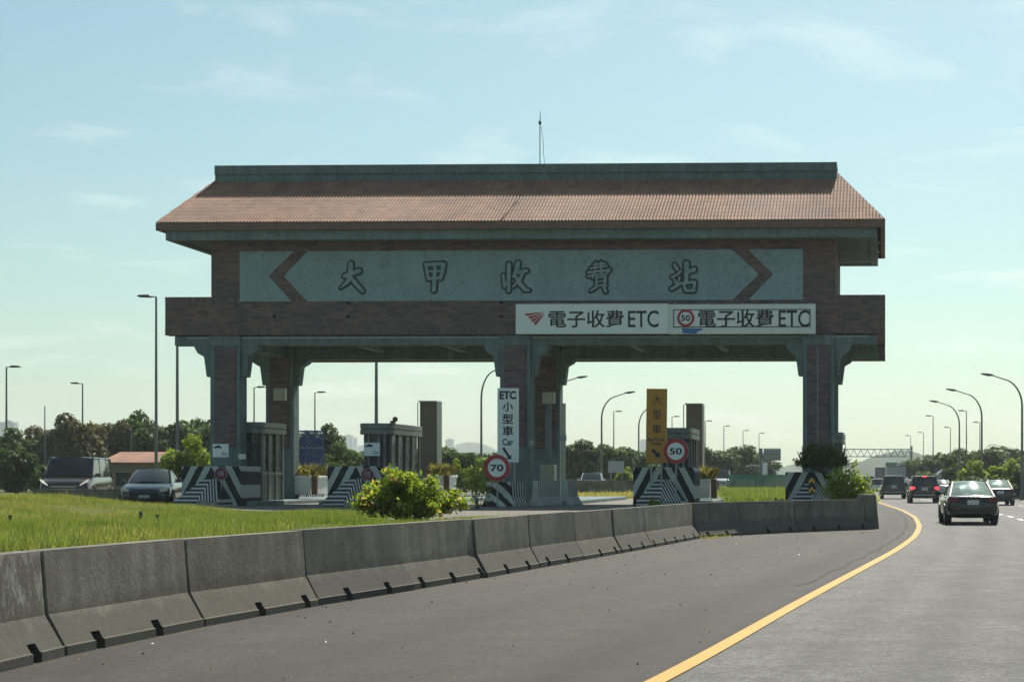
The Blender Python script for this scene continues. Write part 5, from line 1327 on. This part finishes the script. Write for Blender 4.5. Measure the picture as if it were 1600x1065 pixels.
tag(np_object('dry_grass', V4, np.arange(len(V4)).reshape(-1, 3), M['grass_dry']), 'dry yellow grass in front of the median barrier', 'grass', kind='stuff')
r = np.random.default_rng(123); tx, ty = [], []
for i in range(150):
    y0_ = 12 + 34*r.random(); x0_ = -26 + 20*r.random(); m_ = r.integers(14, 40); tx.append(x0_ + r.normal(size=m_)*.10); ty.append(y0_ + r.normal(size=m_)*.12)
tx, ty = np.concatenate(tx), np.concatenate(ty); ok = (tx < interp(BAR, ty) - .6) & ~paved(tx, ty)
V6 = blades(tx[ok], ty[ok], .06, .15, .006, r)
Yb = 40.2 + 1.6*r.random(260); Xb = np.interp(Yb, yy, xx) + .02 + .3*r.random(260)**2; V7 = blades(Xb, Yb, .03, .12, .010, r); V7[:, 2] += .03
tag(np_object('weed_tufts', np.concatenate([V6, V7]), np.arange(len(V6)+len(V7)).reshape(-1, 3), M['grass_dry']), 'dry weed tufts scattered in the bank and at the barrier foot', 'weeds', kind='stuff')
# grit and litter on the shoulder
r = np.random.default_rng(5); g = MB()
for i in range(300):
    y = 10 + 36*r.random()**1.3; e0, e1 = float(interp(BAR, y))+.1, float(yel(y))-.15
    if e1 - e0 < .3: continue
    u = r.random(); x = e0 + (e1-e0)*(u**4 if i % 3 else u); s = r.uniform(.006, .02)*(1 + y/50)
    vs = [(x + s*math.cos(a)*r.uniform(.6, 1.2), y + s*math.sin(a)*r.uniform(.6, 1.2), .004) for a in (0, 1.26, 2.5, 3.8, 5.0)] + [(x, y, .004 + s*r.uniform(.4, .9))]
    g.mi = 0 if i % 25 else 1
    g.add(vs, [(0,1,5), (1,2,5), (2,3,5), (3,4,5), (4,0,5)])
tag(g.build('grit', [M['wood'], M['white_panel']], recalc=False), 'grit and small litter scattered over the dark shoulder', 'grit', kind='stuff')
for px, py, h, lab in ((220, 800, .16, 'tall'), (246, 802, .12, 'short'), (16, 818, .16, 'leftmost')):
    Y = 30.0; x = gx(px, Y); zb = base_z(x, Y)
    o = thing('marker_stake', '%s small dark stake standing in the grass' % lab, 'stake', (x, Y, zb), 0)
    MB().box(-.02, .02, -.02, .02, 0, h).build('stake', M['dark'], o); MB().box(-.03, .03, -.025, .025, h, h+.025).build('cap', M['dark'], o)

# ------------------------------------------------------------------ haze
hz = MB().box(-3600, 3600, -55, 3400, -3, 130)
ho = hz.build('haze', None or bpy.data.materials.new('haze_air'))
hm_ = ho.data.materials[0]; hm_.use_nodes = True; hn = hm_.node_tree.nodes; hn.clear()
out = hn.new('ShaderNodeOutputMaterial'); pv = hn.new('ShaderNodeVolumePrincipled')
pv.inputs['Color'].default_value = (.82, .92, .92, 1); pv.inputs['Density'].default_value = 0.00026; pv.inputs['Anisotropy'].default_value = .25
hm_.node_tree.links.new(pv.outputs[0], out.inputs['Volume'])
tag(ho, kind='stuff')
